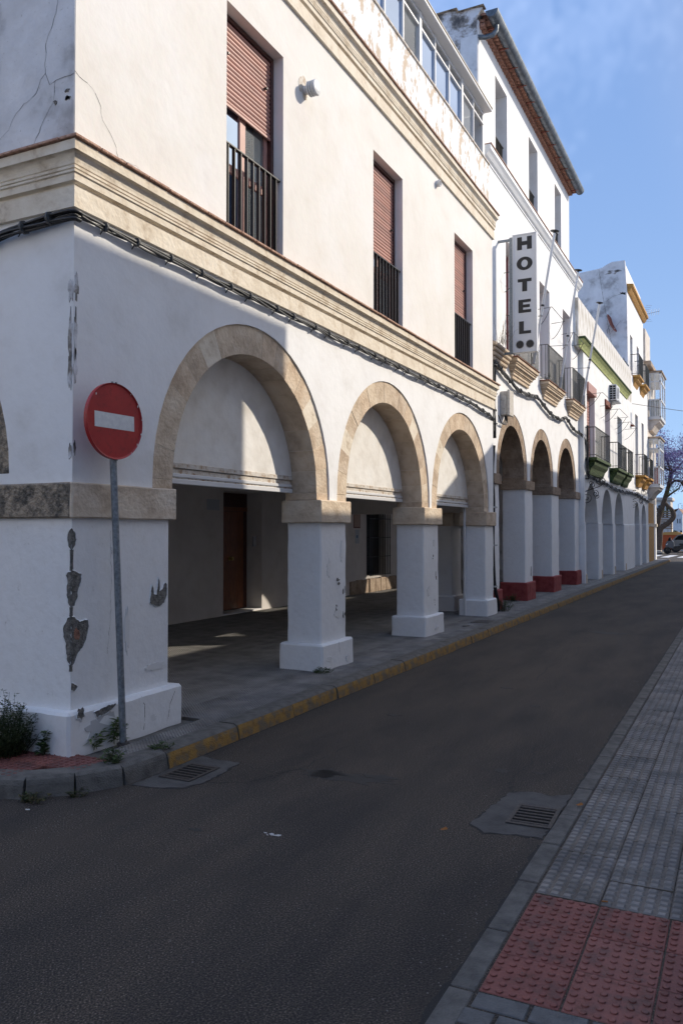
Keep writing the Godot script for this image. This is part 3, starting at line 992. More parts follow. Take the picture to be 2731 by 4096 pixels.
func patch(parent: Node, pts: Array, axis: String, d: float, mat: Material, called := "bare_patch", thick := 0.004) -> void:
	# a place where paint or render has come away; pts are (s or x, y)
	var b := MB.new()
	var poly := PackedVector2Array(pts)
	if called == "bare_patch":
		poly = rough(poly, 0.016, 0.0045)
	if axis == "x":
		b.ex(poly, d - 0.002, d + thick)
	else:
		b.es(poly, -(d - 0.002), -(d + thick))
	part(parent, called, b, mat)
	if called == "bare_patch":
		# broken edge of the paint layer stands proud round the patch
		var lip := MB.new()
		var area := 0.0
		for i in poly.size():
			area += poly[i].cross(poly[(i + 1) % poly.size()])
		for i in poly.size():
			var p0 := poly[i]
			var p1 := poly[(i + 1) % poly.size()]
			var o := Vector2(p1.y - p0.y, p0.x - p1.x).normalized() * signf(area)
			if minf(absf(p0.x - 4.5), absf(p0.x + 4.42)) < 0.012 and minf(absf(p1.x - 4.5), absf(p1.x + 4.42)) < 0.012:
				continue
			var w := rng.randf_range(0.004, 0.013)
			var hgt := thick + rng.randf_range(0.002, 0.007)
			var f := func(v: Vector2, e: float) -> Vector3: return Vector3(d + e, v.y, -v.x) if axis == "x" else Vector3(v.x, v.y, d + e)
			var up := Vector3(1, 0, 0) if axis == "x" else Vector3(0, 0, 1)
			lip.quad(f.call(p0, hgt), f.call(p1, hgt), f.call(p1 + o * w, 0.0), f.call(p0 + o * w, 0.0), up)
			lip.quad(f.call(p0, hgt), f.call(p1, hgt), f.call(p1, 0.0), f.call(p0, 0.0), -f.call(o, 0.0))
		part(parent, "paint_lip", lip, M.plaster_pier)

func blotch(cx: float, cy: float, rx: float, ry: float, seed_: int, n := 22, k := 0.35) -> Array:
	var r := RandomNumberGenerator.new()
	r.seed = seed_
	var p := []
	for i in n:
		var m := 1.0 + r.randf_range(-k, k)
		p.append(Vector2(cx + rx * cos(TAU * i / n) * m, cy + ry * sin(TAU * i / n) * m))
	return p

func crack(parent: Node, pts: Array, axis: String, d: float, w := 0.004) -> void:
	var b := MB.new()
	var path := []
	for i in pts.size() - 1:
		var a: Vector2 = pts[i]
		var c: Vector2 = pts[i + 1]
		var steps := maxi(2, int(a.distance_to(c) / 0.04))
		for k in steps:
			var q := a.lerp(c, float(k) / steps) + Vector2(rng.randf_range(-1, 1), rng.randf_range(-1, 1)) * 0.012
			path.append(q)
	path.append(pts[-1])
	for i in path.size() - 1:
		var a: Vector2 = path[i]
		var c: Vector2 = path[i + 1]
		var nn := (c - a).orthogonal().normalized() * w * rng.randf_range(0.3, 1.0) * 0.5
		var f := func(p: Vector2) -> Vector3: return Vector3(d + 0.0015, p.y, -p.x) if axis == "x" else Vector3(p.x, p.y, d + 0.0015)
		b.quad(f.call(a - nn), f.call(c - nn), f.call(c + nn), f.call(a + nn), Vector3(1, 0, 0) if axis == "x" else Vector3(0, 0, 1))
	part(parent, "crack", b, M.bare_render)

# ------------------------------------------------------------------ the corner building
func ledge_tiles(parent: Node, s0: float, s1: float, y: float, x0: float, x1: float) -> void:
	var n := int((s1 - s0) / 0.27)
	var l := (s1 - s0) / n
	var m := bx(Vector3(x0, 0, -l + 0.004), Vector3(x1, 0.022, -0.004), 0.004).mesh()
	for k in n:
		put(parent, "ledge_tile", m, M.terracotta_pale, Vector3(0, y + rng.randf_range(-0.003, 0.003), -(s0 + k * l)))

func corner_building() -> void:
	var t := thing("corner_building", "cream and white corner building with three big stone-edged arches and brown shutters", "building")
	var cs := [7.02, 10.45, 13.77]
	var cy := 2.19
	var ro := 1.615
	# lower street wall
	var b := MB.new()
	b.ex(arch_poly(4.5, 15.66, 2.105, 4.16, cs, cy, ro), XA, -4.86)
	# strip over the corner pier is part of the wall
	part(t, "arcade_wall", b, M.plaster_white)
	for c in cs:
		arch_ring(t, c, cy, 2.105, 1.325, ro, 17, XA - 0.018, -4.852, M.stone)
	# piers
	pillar(t, 8.42, 9.08, XA, -4.87, 1.84, 2.105, 0.435, M.plaster_pier, variant(M.stone), M.plaster_pier)
	pillar(t, 11.80, 12.46, XA, -4.87, 1.84, 2.105, 0.435, M.plaster_pier, variant(M.stone), M.plaster_pier)
	pillar(t, 15.12, 15.66, XA, -4.87, 1.84, 2.105, 0.435, M.plaster_pier, variant(M.stone), M.plaster_pier, 0.06)
	# corner pier turns into the side street
	var p := grp(t, "corner_pier", "wide white corner pier with flaked edge and bush at its foot")
	var xl := -5.3
	part(p, "shaft", bx(V(4.5, 0.4, xl), V(5.62, 1.85, XA), 0.003), M.plaster_pier)
	var cf := lb(V(4.47, 1.84, -4.9), V(5.69, 2.105, XA + 0.035), 0.010, 0.008)
	part(p, "capital", cf, M.stone)
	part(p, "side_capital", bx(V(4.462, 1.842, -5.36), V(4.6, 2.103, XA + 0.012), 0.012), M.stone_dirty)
	part(p, "plinth", lb(V(4.42, 0.08, xl - 0.1), V(5.735, 0.435, XA + 0.07), 0.022, 0.014), M.plaster_pier)
	# side wall with its own arch, seen at a slant
	var sidearch := PackedVector2Array()
	for q in arch_poly(4.86, 13.0, 2.105, 4.16, [6.68, 10.4], cy, 1.615):
		sidearch.append(Vector2(-q.x, q.y))
	b = MB.new()
	b.es(sidearch, 4.5, 4.94)
	part(t, "side_wall", b, M.plaster_white)
	for c in [6.68, 10.4]:
		var ring := PackedVector2Array()
		for k in 25:
			ring.append(Vector2(-c - 1.61 * cos(PI * k / 24), cy + 1.61 * sin(PI * k / 24)))
		for k in 25:
			ring.append(Vector2(-c + 1.32 * cos(PI * k / 24), cy + 1.32 * sin(PI * k / 24)))
		b = MB.new()
		b.es(ring, 4.515, 4.93)
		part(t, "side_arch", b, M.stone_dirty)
	b = MB.new()
	b.box(V(4.5, 0.05, -8.9), V(4.94, 2.105, -8.2), 0.015)
	b.box(V(4.515, 2.105, -5.36), V(4.93, 2.19, -5.062), 0.004)
	part(t, "side_pier", b, M.plaster_white)
	# upper wall with three tall window openings
	var W := [[6.47, 7.54], [9.92, 10.96], [13.32, 14.36]]
	b = MB.new()
	b.holes(4.5, 15.66, 4.16, 7.5, W.map(func(w): return [w[0], w[1], 4.60, 6.86]), XA, -4.80)
	part(t, "upper_wall", b, M.plaster_cream)
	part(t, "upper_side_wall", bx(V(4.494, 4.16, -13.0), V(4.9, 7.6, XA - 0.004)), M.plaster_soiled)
	part(t, "parapet", bx(V(4.5, 7.5, -4.80), V(15.6, 8.90, XA - 0.012)), M.plaster_peeling)
	part(t, "parapet_coping", bx(V(4.5, 8.90, -4.84), V(15.5, 8.935, XA + 0.012), 0.006), M.lintel_dirty)
	# cornices swept round the corner
	var path := [Vector2(-13.0, -4.5), Vector2(XA, -4.5), Vector2(XA, -15.70)]
	var dirs := [Vector2(0, 1), Vector2(1, 1), Vector2(1, 0)]
	for y in [4.13, 7.49]:
		var q := [Vector2(-0.05, 0), Vector2(0.035, 0), Vector2(0.035, 0.155), Vector2(0.015, 0.165), Vector2(0.015, 0.180), Vector2(0.052, 0.188), Vector2(0.052, 0.240), Vector2(0.064, 0.246), Vector2(0.064, 0.262), Vector2(0.052, 0.266), Vector2(0.066, 0.272), Vector2(0.066, 0.290), Vector2(0.055, 0.294), Vector2(0.06, 0.30)]
		for k in 7:
			var a := PI / 2 * k / 6.0
			q.append(Vector2(0.065 + 0.04 * (1.0 - cos(a)), 0.302 + 0.075 * sin(a)))
		q.append_array([Vector2(0.118, 0.38), Vector2(0.118, 0.452), Vector2(-0.05, 0.456)])
		b = MB.new()
		b.sweep(q.map(func(v): return Vector2(v.x, v.y + y)), path, dirs)
		var cp := PackedVector2Array()
		for v in q:
			cp.append(Vector2(XA + v.x, v.y + y))
		var ids := Geometry2D.triangulate_polygon(cp)
		for i in range(0, ids.size(), 3):
			b.ft(V(15.70, cp[ids[i]].y, cp[ids[i]].x), V(15.70, cp[ids[i + 1]].y, cp[ids[i + 1]].x), V(15.70, cp[ids[i + 2]].y, cp[ids[i + 2]].x), Vector3(0, 0, -1))
		var co := part(t, "cornice", b, M.trim_cream)
		ledge_tiles(co, 4.36, 15.72, y + 0.4575, XA - 0.02, XA + 0.145)
		var sb := bx(V(4.355, y + 0.458, -13.0), V(4.50, y + 0.478, XA - 0.022), 0.004)
		part(co, "side_ledge", sb, M.terracotta_pale)
	# windows
	var i := 0
	for w in W:
		window_with_shutter(t, w[0], w[1], [5.98, 5.60, 5.62][i])
		i += 1
	# wall vents
	var vn := grp(t, "wall_vent", "white drum shaped extractor vent on the cream wall")
	b = MB.new()
	b.lathe(V(8.02, 6.73, XA), Vector3.RIGHT, [Vector2(0.05, 0), Vector2(0.05, 0.06)], 16)
	part(vn, "neck", b, M.alu_white)
	for k in 3:
		b = MB.new()
		b.lathe(V(8.02, 6.73, XA + 0.055 + k * 0.028), Vector3.RIGHT, [Vector2(0.0, 0), Vector2(0.078, 0), Vector2(0.086, 0.008), Vector2(0.086, 0.016), Vector2(0.07, 0.022), Vector2(0, 0.022)], 20)
		part(vn, "louvre", b, M.alu_white)
	b = MB.new()
	b.lathe(V(8.02, 6.73, XA + 0.139), Vector3.RIGHT, [Vector2(0.0, 0), Vector2(0.086, 0), Vector2(0.09, 0.008), Vector2(0.078, 0.022), Vector2(0.045, 0.031), Vector2(0, 0.034)], 20)
	part(vn, "cap", b, M.alu_white)
	patch(t, blotch(8.0, 6.76, 0.115, 0.12, 4, 18, 0.2), "x", XA, M.lintel_dirty, "vent_mortar", 0.003)
	b = MB.new()
	b.lathe(V(12.42, 7.35, XA), Vector3.RIGHT, [Vector2(0.052, 0), Vector2(0.052, 0.07), Vector2(0.042, 0.07), Vector2(0.042, 0)], 16)
	part(t, "pipe_stub", b, M.alu_white)
	# glazed gallery on the roof terrace
	gallery(t)
	# tympana and rolled shutters in the arches
	for c in cs:
		var ty := PackedVector2Array([Vector2(c - 1.33, 2.34), Vector2(c - 1.33, cy)])
		for k in 29:
			ty.append(Vector2(c - 1.33 * cos(PI * k / 28), cy + 1.33 * sin(PI * k / 28)))
		ty.append_array([Vector2(c + 1.33, 2.34)])
		# keep only what is above the lintel
		var tp := PackedVector2Array()
		for v in ty:
			tp.append(Vector2(v.x, maxf(v.y, 2.34)))
		var clean := PackedVector2Array()
		for v in tp:
			if clean.is_empty() or clean[-1].distance_to(v) > 1e-3:
				clean.append(v)
		b = MB.new()
		b.ex(clean, -4.76, -4.80)
		var ym := part(t, "tympanum", b, M.tympanum_white)
		part(ym, "lower_edge", bx(V(c - 1.31, 2.335, -4.80), V(c + 1.31, 2.385, -4.752), 0.004), M.lintel_dirty)
		var sh := grp(t, "rolled_shutter")
		part(sh, "guide", bx(V(c - 1.31, 2.20, -4.79), V(c + 1.31, 2.33, -4.768), 0.004), M.lintel_dirty)
		part(sh, "bottom_bar", bx(V(c - 1.305, 2.185, -4.775), V(c + 1.305, 2.235, -4.745), 0.006), M.alu_white)
		part(sh, "upper_bar", bx(V(c - 1.305, 2.25, -4.775), V(c + 1.305, 2.285, -4.752), 0.006), M.alu_white)
	part(t, "shutter_rail", bx(V(15.03, PAVE, -4.83), V(15.07, 2.2, -4.79), 0.004), M.alu_white)
	# floors, inner walls and roof close the building
	part(t, "arcade_ceiling", bx(V(4.9, 3.62, -13.0), V(15.66, 3.75, -4.862)), M.arcade_plaster)
	part(t, "first_floor", bx(V(4.9, 4.38, -13.0), V(15.66, 4.55, -4.81)), M.arcade_plaster)
	part(t, "roof", bx(V(4.5, 7.95, -13.0), V(15.66, 8.15, -4.801)), M.terracotta)
	part(t, "rear_wall", bx(V(4.5, 0.0, -13.2), V(15.66, 8.1, -13.0)), M.plaster_soiled)
	part(t, "party_wall", bx(V(15.5, 3.75, -13.0), V(15.66, 7.95, -4.81)), M.arcade_plaster)
	b = MB.new()
	b.holes(4.95, 15.66, 0.1, 3.62, [[12.92, 14.3, 0.14, 2.5]], -8.87, -9.25)
	part(t, "arcade_back_wall", b, M.arcade_plaster)
	part(t, "end_wall", bx(V(4.8, 0.1, -13.0), V(4.94, 3.62, -8.88)), M.arcade_plaster)
	# street door in its recess
	var d := grp(t, "door", "reddish brown panelled street door deep in the arcade")
	part(d, "threshold", bx(V(12.92, 0.10, -9.22), V(14.3, 0.165, -8.875), 0.006), M.far_white)
	part(d, "frame", bx(V(12.9, 0.165, -9.30), V(14.32, 2.5, -9.235)), M.dark_wood)
	for k in 5:
		part(d, "board", bx(V(13.0 + k * 0.225, 0.18, -9.235), V(13.22 + k * 0.225, 2.13, -9.20), 0.006), M.door_wood)
	part(d, "transom", bx(V(12.95, 2.14, -9.235), V(14.25, 2.22, -9.19), 0.006), M.door_wood)
	b = MB.new()
	b.lathe(V(13.62, 1.19, -9.20), Vector3.RIGHT, [Vector2(0.045, 0), Vector2(0.045, 0.01), Vector2(0.018, 0.02), Vector2(0.018, 0.05), Vector2(0.038, 0.06), Vector2(0.038, 0.08), Vector2(0, 0.09)], 14)
	part(d, "knob", b, M.brass)
	part(t, "intercom", bx(V(13.95, 1.43, -8.88), V(14.07, 1.63, -8.855), 0.004), M.alu_grey)
	part(t, "door_plate", bx(V(12.38, 2.13, -8.88), V(12.78, 2.33, -8.86), 0.003), M.poster_pale)
	# weathering on the piers
	var pm: Material = M.bare_render
	var e := 4.496
	for q in [[Vector2(-4.421, 1.765), Vector2(-4.446, 1.735), Vector2(-4.455, 1.68), Vector2(-4.446, 1.635), Vector2(-4.421, 1.61)], [Vector2(-4.421, 1.45), Vector2(-4.45, 1.445), Vector2(-4.468, 1.42), Vector2(-4.452, 1.38), Vector2(-4.46, 1.33), Vector2(-4.455, 1.26), Vector2(-4.44, 1.21), Vector2(-4.421, 1.19)], [Vector2(-4.421, 1.12), Vector2(-4.45, 1.11), Vector2(-4.47, 1.07), Vector2(-4.492, 1.03), Vector2(-4.488, 0.97), Vector2(-4.462, 0.92), Vector2(-4.46, 0.85), Vector2(-4.445, 0.79), Vector2(-4.421, 0.77)]]:
		patch(p, q, "z", -4.4985, pm)
	for q in [[Vector2(4.501, 1.765), Vector2(4.525, 1.74), Vector2(4.54, 1.68), Vector2(4.528, 1.64), Vector2(4.501, 1.61)], [Vector2(4.501, 1.46), Vector2(4.53, 1.45), Vector2(4.595, 1.43), Vector2(4.59, 1.37), Vector2(4.565, 1.32), Vector2(4.555, 1.25), Vector2(4.53, 1.20), Vector2(4.501, 1.19)], [Vector2(4.501, 1.12), Vector2(4.53, 1.115), Vector2(4.58, 1.075), Vector2(4.66, 1.085), Vector2(4.675, 1.03), Vector2(4.65, 0.94), Vector2(4.61, 0.88), Vector2(4.56, 0.84), Vector2(4.53, 0.78), Vector2(4.501, 0.76)]]:
		patch(p, q, "x", XA, pm)
	for q in [[1.19, 1.12], [1.61, 1.455], [0.77, 0.72]]:
		patch(p, [Vector2(4.501, q[0]), Vector2(4.516, q[0]), Vector2(4.512, (q[0] + q[1]) / 2), Vector2(4.514, q[1]), Vector2(4.501, q[1])], "x", XA, pm, "chipped_arris", 0.004)
		patch(p, [Vector2(-4.421, q[0]), Vector2(-4.434, q[0]), Vector2(-4.43, (q[0] + q[1]) / 2), Vector2(-4.434, q[1]), Vector2(-4.421, q[1])], "z", -4.4985, pm, "chipped_arris", 0.004)
	patch(p, blotch(4.555, 0.985, 0.028, 0.045, 57, 14, 0.25), "x", XA + 0.003, M.terracotta, "exposed_brick", 0.0035)
	patch(p, [Vector2(5.37, 1.15), Vector2(5.385, 1.24), Vector2(5.40, 1.30), Vector2(5.42, 1.27), Vector2(5.425, 1.22), Vector2(5.455, 1.215), Vector2(5.47, 1.30), Vector2(5.485, 1.36), Vector2(5.50, 1.30), Vector2(5.50, 1.24), Vector2(5.535, 1.26), Vector2(5.57, 1.31), Vector2(5.595, 1.29), Vector2(5.595, 1.20), Vector2(5.56, 1.14), Vector2(5.50, 1.115), Vector2(5.44, 1.12)], "x", XA, pm)
	patch(p, blotch(4.525, 0.60, 0.03, 0.035, 12, 12), "x", XA, pm)
	patch(p, blotch(4.53, 0.415, 0.035, 0.05, 13, 14), "x", XA + 0.07, pm)
	patch(p, [Vector2(4.66, 0.40), Vector2(4.80, 0.425), Vector2(4.90, 0.42), Vector2(4.86, 0.39), Vector2(4.78, 0.365), Vector2(4.69, 0.36)], "x", XA + 0.07, pm)
	patch(p, blotch(4.80, 0.28, 0.20, 0.10, 15, 30, 0.22), "x", XA + 0.068, M.smear_grey, "grey_smear", 0.0035)
	for q in [[4.515, 3.55, 0.02, 0.09, 21], [4.51, 3.2, 0.016, 0.17, 22], [4.512, 2.95, 0.018, 0.12, 23], [4.51, 2.36, 0.012, 0.05, 24]]:
		patch(t, blotch(q[0] + 0.01, q[1], q[2], q[3], q[4], 16, 0.4), "x", XA, M.plaster_mouldy, "flaked_edge", 0.003)
		patch(t, blotch(-4.435 - q[2] * 0.6, q[1] - 0.02, q[2] * 1.2, q[3] * 1.1, q[4] + 9, 16, 0.4), "z", -4.498, M.plaster_mouldy, "flaked_edge", 0.003)
	for q in [[8.86, 1.15, 0.05, 0.05], [9.02, 1.05, 0.022, 0.11], [9.03, 0.7, 0.03, 0.05], [8.80, 0.8, 0.03, 0.03], [12.2, 1.3, 0.03, 0.03], [12.35, 1.0, 0.012, 0.08], [12.3, 0.62, 0.02, 0.03]]:
		for k in 3:
			patch(t, blotch(q[0] + rng.randf_range(-0.03, 0.03), q[1] + rng.randf_range(-0.06, 0.06), q[2] * rng.randf_range(0.2, 0.6), q[3] * rng.randf_range(0.2, 0.7), rng.randi(), 10, 0.4), "x", XA, pm, "paint_chip", 0.003)
	for q in [[8.62, 1.30, 0.05, 0.10], [8.85, 0.75, 0.09, 0.05], [8.95, 1.5, 0.03, 0.12], [12.0, 0.8, 0.06, 0.07], [12.25, 1.55, 0.04, 0.05], [5.1, 0.95, 0.03, 0.16], [5.45, 0.62, 0.12, 0.03], [4.95, 1.6, 0.04, 0.03]]:
		patch(t, blotch(q[0], q[1], q[2], q[3], int(q[0] * 100), 26, 0.3), "x", XA + 0.003, M.scuff, "scuff", 0.0025)
	for q in [[8.5, 0.25, 0.07, 0.03], [9.0, 0.2, 0.05, 0.04], [5.3, 0.22, 0.10, 0.03], [12.2, 0.22, 0.08, 0.03]]:
		patch(t, blotch(q[0], q[1], q[2], q[3], int(q[0] * 100) + 3, 26, 0.3), "x", XA + 0.064, M.scuff, "scuff", 0.006)
	for c in [[Vector2(5.2, 0.42), Vector2(5.24, 0.30), Vector2(5.22, 0.15)], [Vector2(5.62, 0.38), Vector2(5.56, 0.28), Vector2(5.52, 0.16)], [Vector2(8.75, 0.42), Vector2(8.78, 0.28)]]:
		crack(t, c, "x", XA + 0.072, 0.006)
	crack(t, [Vector2(4.9, 1.75), Vector2(4.92, 1.3), Vector2(4.88, 0.8)], "x", XA + 0.002, 0.003)
	# cracks in the upper side wall and round the corner
	for c in [[Vector2(-4.42, 6.05), Vector2(-4.55, 5.95), Vector2(-4.62, 5.6), Vector2(-4.70, 5.45), Vector2(-4.72, 5.2), Vector2(-4.66, 5.1), Vector2(-4.60, 5.12), Vector2(-4.42, 5.14)], [Vector2(-4.60, 5.12), Vector2(-4.64, 4.95), Vector2(-4.72, 4.85), Vector2(-4.80, 4.74), Vector2(-4.86, 4.62)], [Vector2(-4.72, 5.2), Vector2(-4.85, 5.05), Vector2(-4.98, 5.0), Vector2(-5.1, 4.85), Vector2(-5.2, 4.8)], [Vector2(-4.45, 6.6), Vector2(-4.5, 6.4), Vector2(-4.46, 6.1)]]:
		crack(t, c, "z", -4.4925, 0.0045)
	for c in [[Vector2(4.5, 5.16), Vector2(4.62, 5.12), Vector2(4.72, 5.1), Vector2(4.8, 4.92), Vector2(4.92, 4.82), Vector2(4.97, 4.7)], [Vector2(4.97, 4.7), Vector2(5.1, 4.72), Vector2(5.3, 4.70), Vector2(5.42, 4.62)], [Vector2(5.0, 4.68), Vector2(5.04, 4.60)]]:
		crack(t, c, "x", XA, 0.004)
	for k in 5:
		patch(t, blotch(-4.46 - rng.randf() * 0.16, 4.98 + rng.randf_range(-0.06, 0.06), rng.randf_range(0.008, 0.028), rng.randf_range(0.006, 0.02), 70 + k, 12, 0.45), "z", -4.4925, M.bare_render, "paint_chip", 0.003)
	place(t, V(10.0, 0, -8.0))

func window_with_shutter(t: Node, s0: float, s1: float, yb: float) -> void:
	var w := grp(t, "window", "tall window with brown roller shutter half down and black guard rail")
	var xr := XA - 0.13
	var y0 := 4.60
	var y1 := 6.86
	# outer frame
	var b := MB.new()
	for q in [[s0, s0 + 0.05, y0, y1], [s1 - 0.05, s1, y0, y1], [s0 + 0.05, s1 - 0.05, y1 - 0.05, y1], [s0 + 0.05, s1 - 0.05, y0, y0 + 0.05]]:
		b.box(V(q[0], q[2], xr - 0.07), V(q[1], q[3], xr + 0.012), 0.004)
	part(w, "frame", b, M.dark_wood)
	slats(w, s0 + 0.045, s1 - 0.045, yb, y1 - 0.05, xr - 0.012, M.shutter_slat, 0.046)
	part(w, "bottom_slat", bx(V(s0 + 0.045, yb - 0.03, xr - 0.022), V(s1 - 0.045, yb, xr + 0.002), 0.004), M.shutter_slat)
	for k in 2:
		part(w, "stop", bx(V(s0 + 0.17 + k * 0.72, yb + 0.47 - k * 0.0, xr - 0.01), V(s0 + 0.19 + k * 0.72, yb + 0.49, xr + 0.035)), M.iron_black)
	var mid := (s0 + s1) * 0.5
	for sgn in [0, 1]:
		var a := s0 + 0.05 if sgn == 0 else mid - 0.005
		var c := mid + 0.005 if sgn == 0 else s1 - 0.05
		var xx := xr - 0.035 - (0.0 if sgn == 0 else 0.002)
		var f := grp(w, "sash")
		b = MB.new()
		for q in [[a, a + 0.06, y0 + 0.05, yb + 0.15], [c - 0.06, c, y0 + 0.05, yb + 0.15], [a + 0.06, c - 0.06, y0 + 0.05, y0 + 0.13], [a + 0.06, c - 0.06, 5.33, 5.42]]:
			b.box(V(q[0], q[2], xx - 0.03), V(q[1], q[3], xx), 0.004)
		# sub-parts sit under the sash
		put(f, "stiles", b.mesh(), M.shutter_slat)
		var gl := MB.new()
		gl.quad(V(a + 0.05, y0 + 0.1, xx - 0.016), V(c - 0.05, y0 + 0.1, xx - 0.016), V(c - 0.05, yb + 0.15, xx - 0.016), V(a + 0.05, yb + 0.15, xx - 0.016), Vector3.RIGHT)
		put(f, "pane", gl.mesh(), M.glass_mirror if sgn == 0 else M.glass)
	b = MB.new()
	var pts := []
	for k in 25:
		pts.append(Vector2(lerpf(s0 + 0.1, s0 + 0.55, k / 24.0), -4.72 + 0.018 * sin(k * 1.9)))
	for k in 24:
		b.quad(V(pts[k].x, y0, pts[k].y), V(pts[k + 1].x, y0, pts[k + 1].y), V(pts[k + 1].x, yb + 0.3, pts[k + 1].y), V(pts[k].x, yb + 0.3, pts[k].y), Vector3.RIGHT)
	part(w, "curtain", b, M.curtain)
	railing(t, "guard_rail", s0, s1, y0, 5.52, XA - 0.05, 9)

func gallery(t: Node) -> void:
	var g := grp(t, "glazed_gallery", "white aluminium glazed gallery behind the peeling parapet")
	var x := XA - 0.06
	var y0 := 8.935
	var y1 := 9.86
	var b := MB.new()
	b.box(V(7.6, y0, x - 0.05), V(15.3, y0 + 0.04, x), 0.004)
	b.box(V(7.6, y1 - 0.05, x - 0.05), V(15.3, y1, x), 0.004)
	b.box(V(7.6, 9.62, x - 0.05), V(15.3, 9.66, x + 0.002), 0.004)
	var s := 7.65
	var k := 0
	var posts := []
	while s < 15.3:
		var wide := k % 3 == 0
		b.box(V(s - (0.05 if wide else 0.022), y0, x - 0.06), V(s + (0.05 if wide else 0.022), y1, x + (0.014 if wide else 0.005)), 0.004)
		posts.append(s)
		s += 0.70
		k += 1
	part(g, "frame", b, M.alu_white)
	for i in posts.size() - 1:
		for q in [[y0 + 0.04, 9.62], [9.66, y1 - 0.05]]:
			var p := MB.new()
			p.quad(V(posts[i] + 0.02, q[0], x - 0.03), V(posts[i + 1] - 0.02, q[0], x - 0.03), V(posts[i + 1] - 0.02, q[1], x - 0.03), V(posts[i] + 0.02, q[1], x - 0.03), Vector3.RIGHT)
			part(g, "pane", p, M.glass_mirror if q[0] < 9.5 and i % 4 != 1 else M.glass)
		if i % 2 == 0:
			for j in 16:
				part(g, "blind_slat", bx(V(posts[i] + 0.05, 8.99 + j * 0.04, x - 0.13), V(posts[i + 1] - 0.05, 9.0 + j * 0.04, x - 0.11)), M.blind)
	part(g, "roof", bx(V(7.5, y1, -7.6), V(15.35, y1 + 0.05, XA + 0.10), 0.01), M.alu_white)
	part(g, "roof_edge", bx(V(7.5, y1 + 0.05, XA + 0.06), V(15.36, y1 + 0.075, XA + 0.115), 0.006), M.trim_cream)
	part(g, "inner_wall", bx(V(7.6, 8.15, -7.7), V(15.3, y1, -7.6)), M.far_white)
	part(g, "near_wall", bx(V(7.45, 8.15, -7.6), V(7.6, y1, -4.5)), M.far_white)
	part(g, "far_wall", bx(V(15.3, 8.15, -7.6), V(15.45, y1 - 0.02, -4.5)), M.far_white)

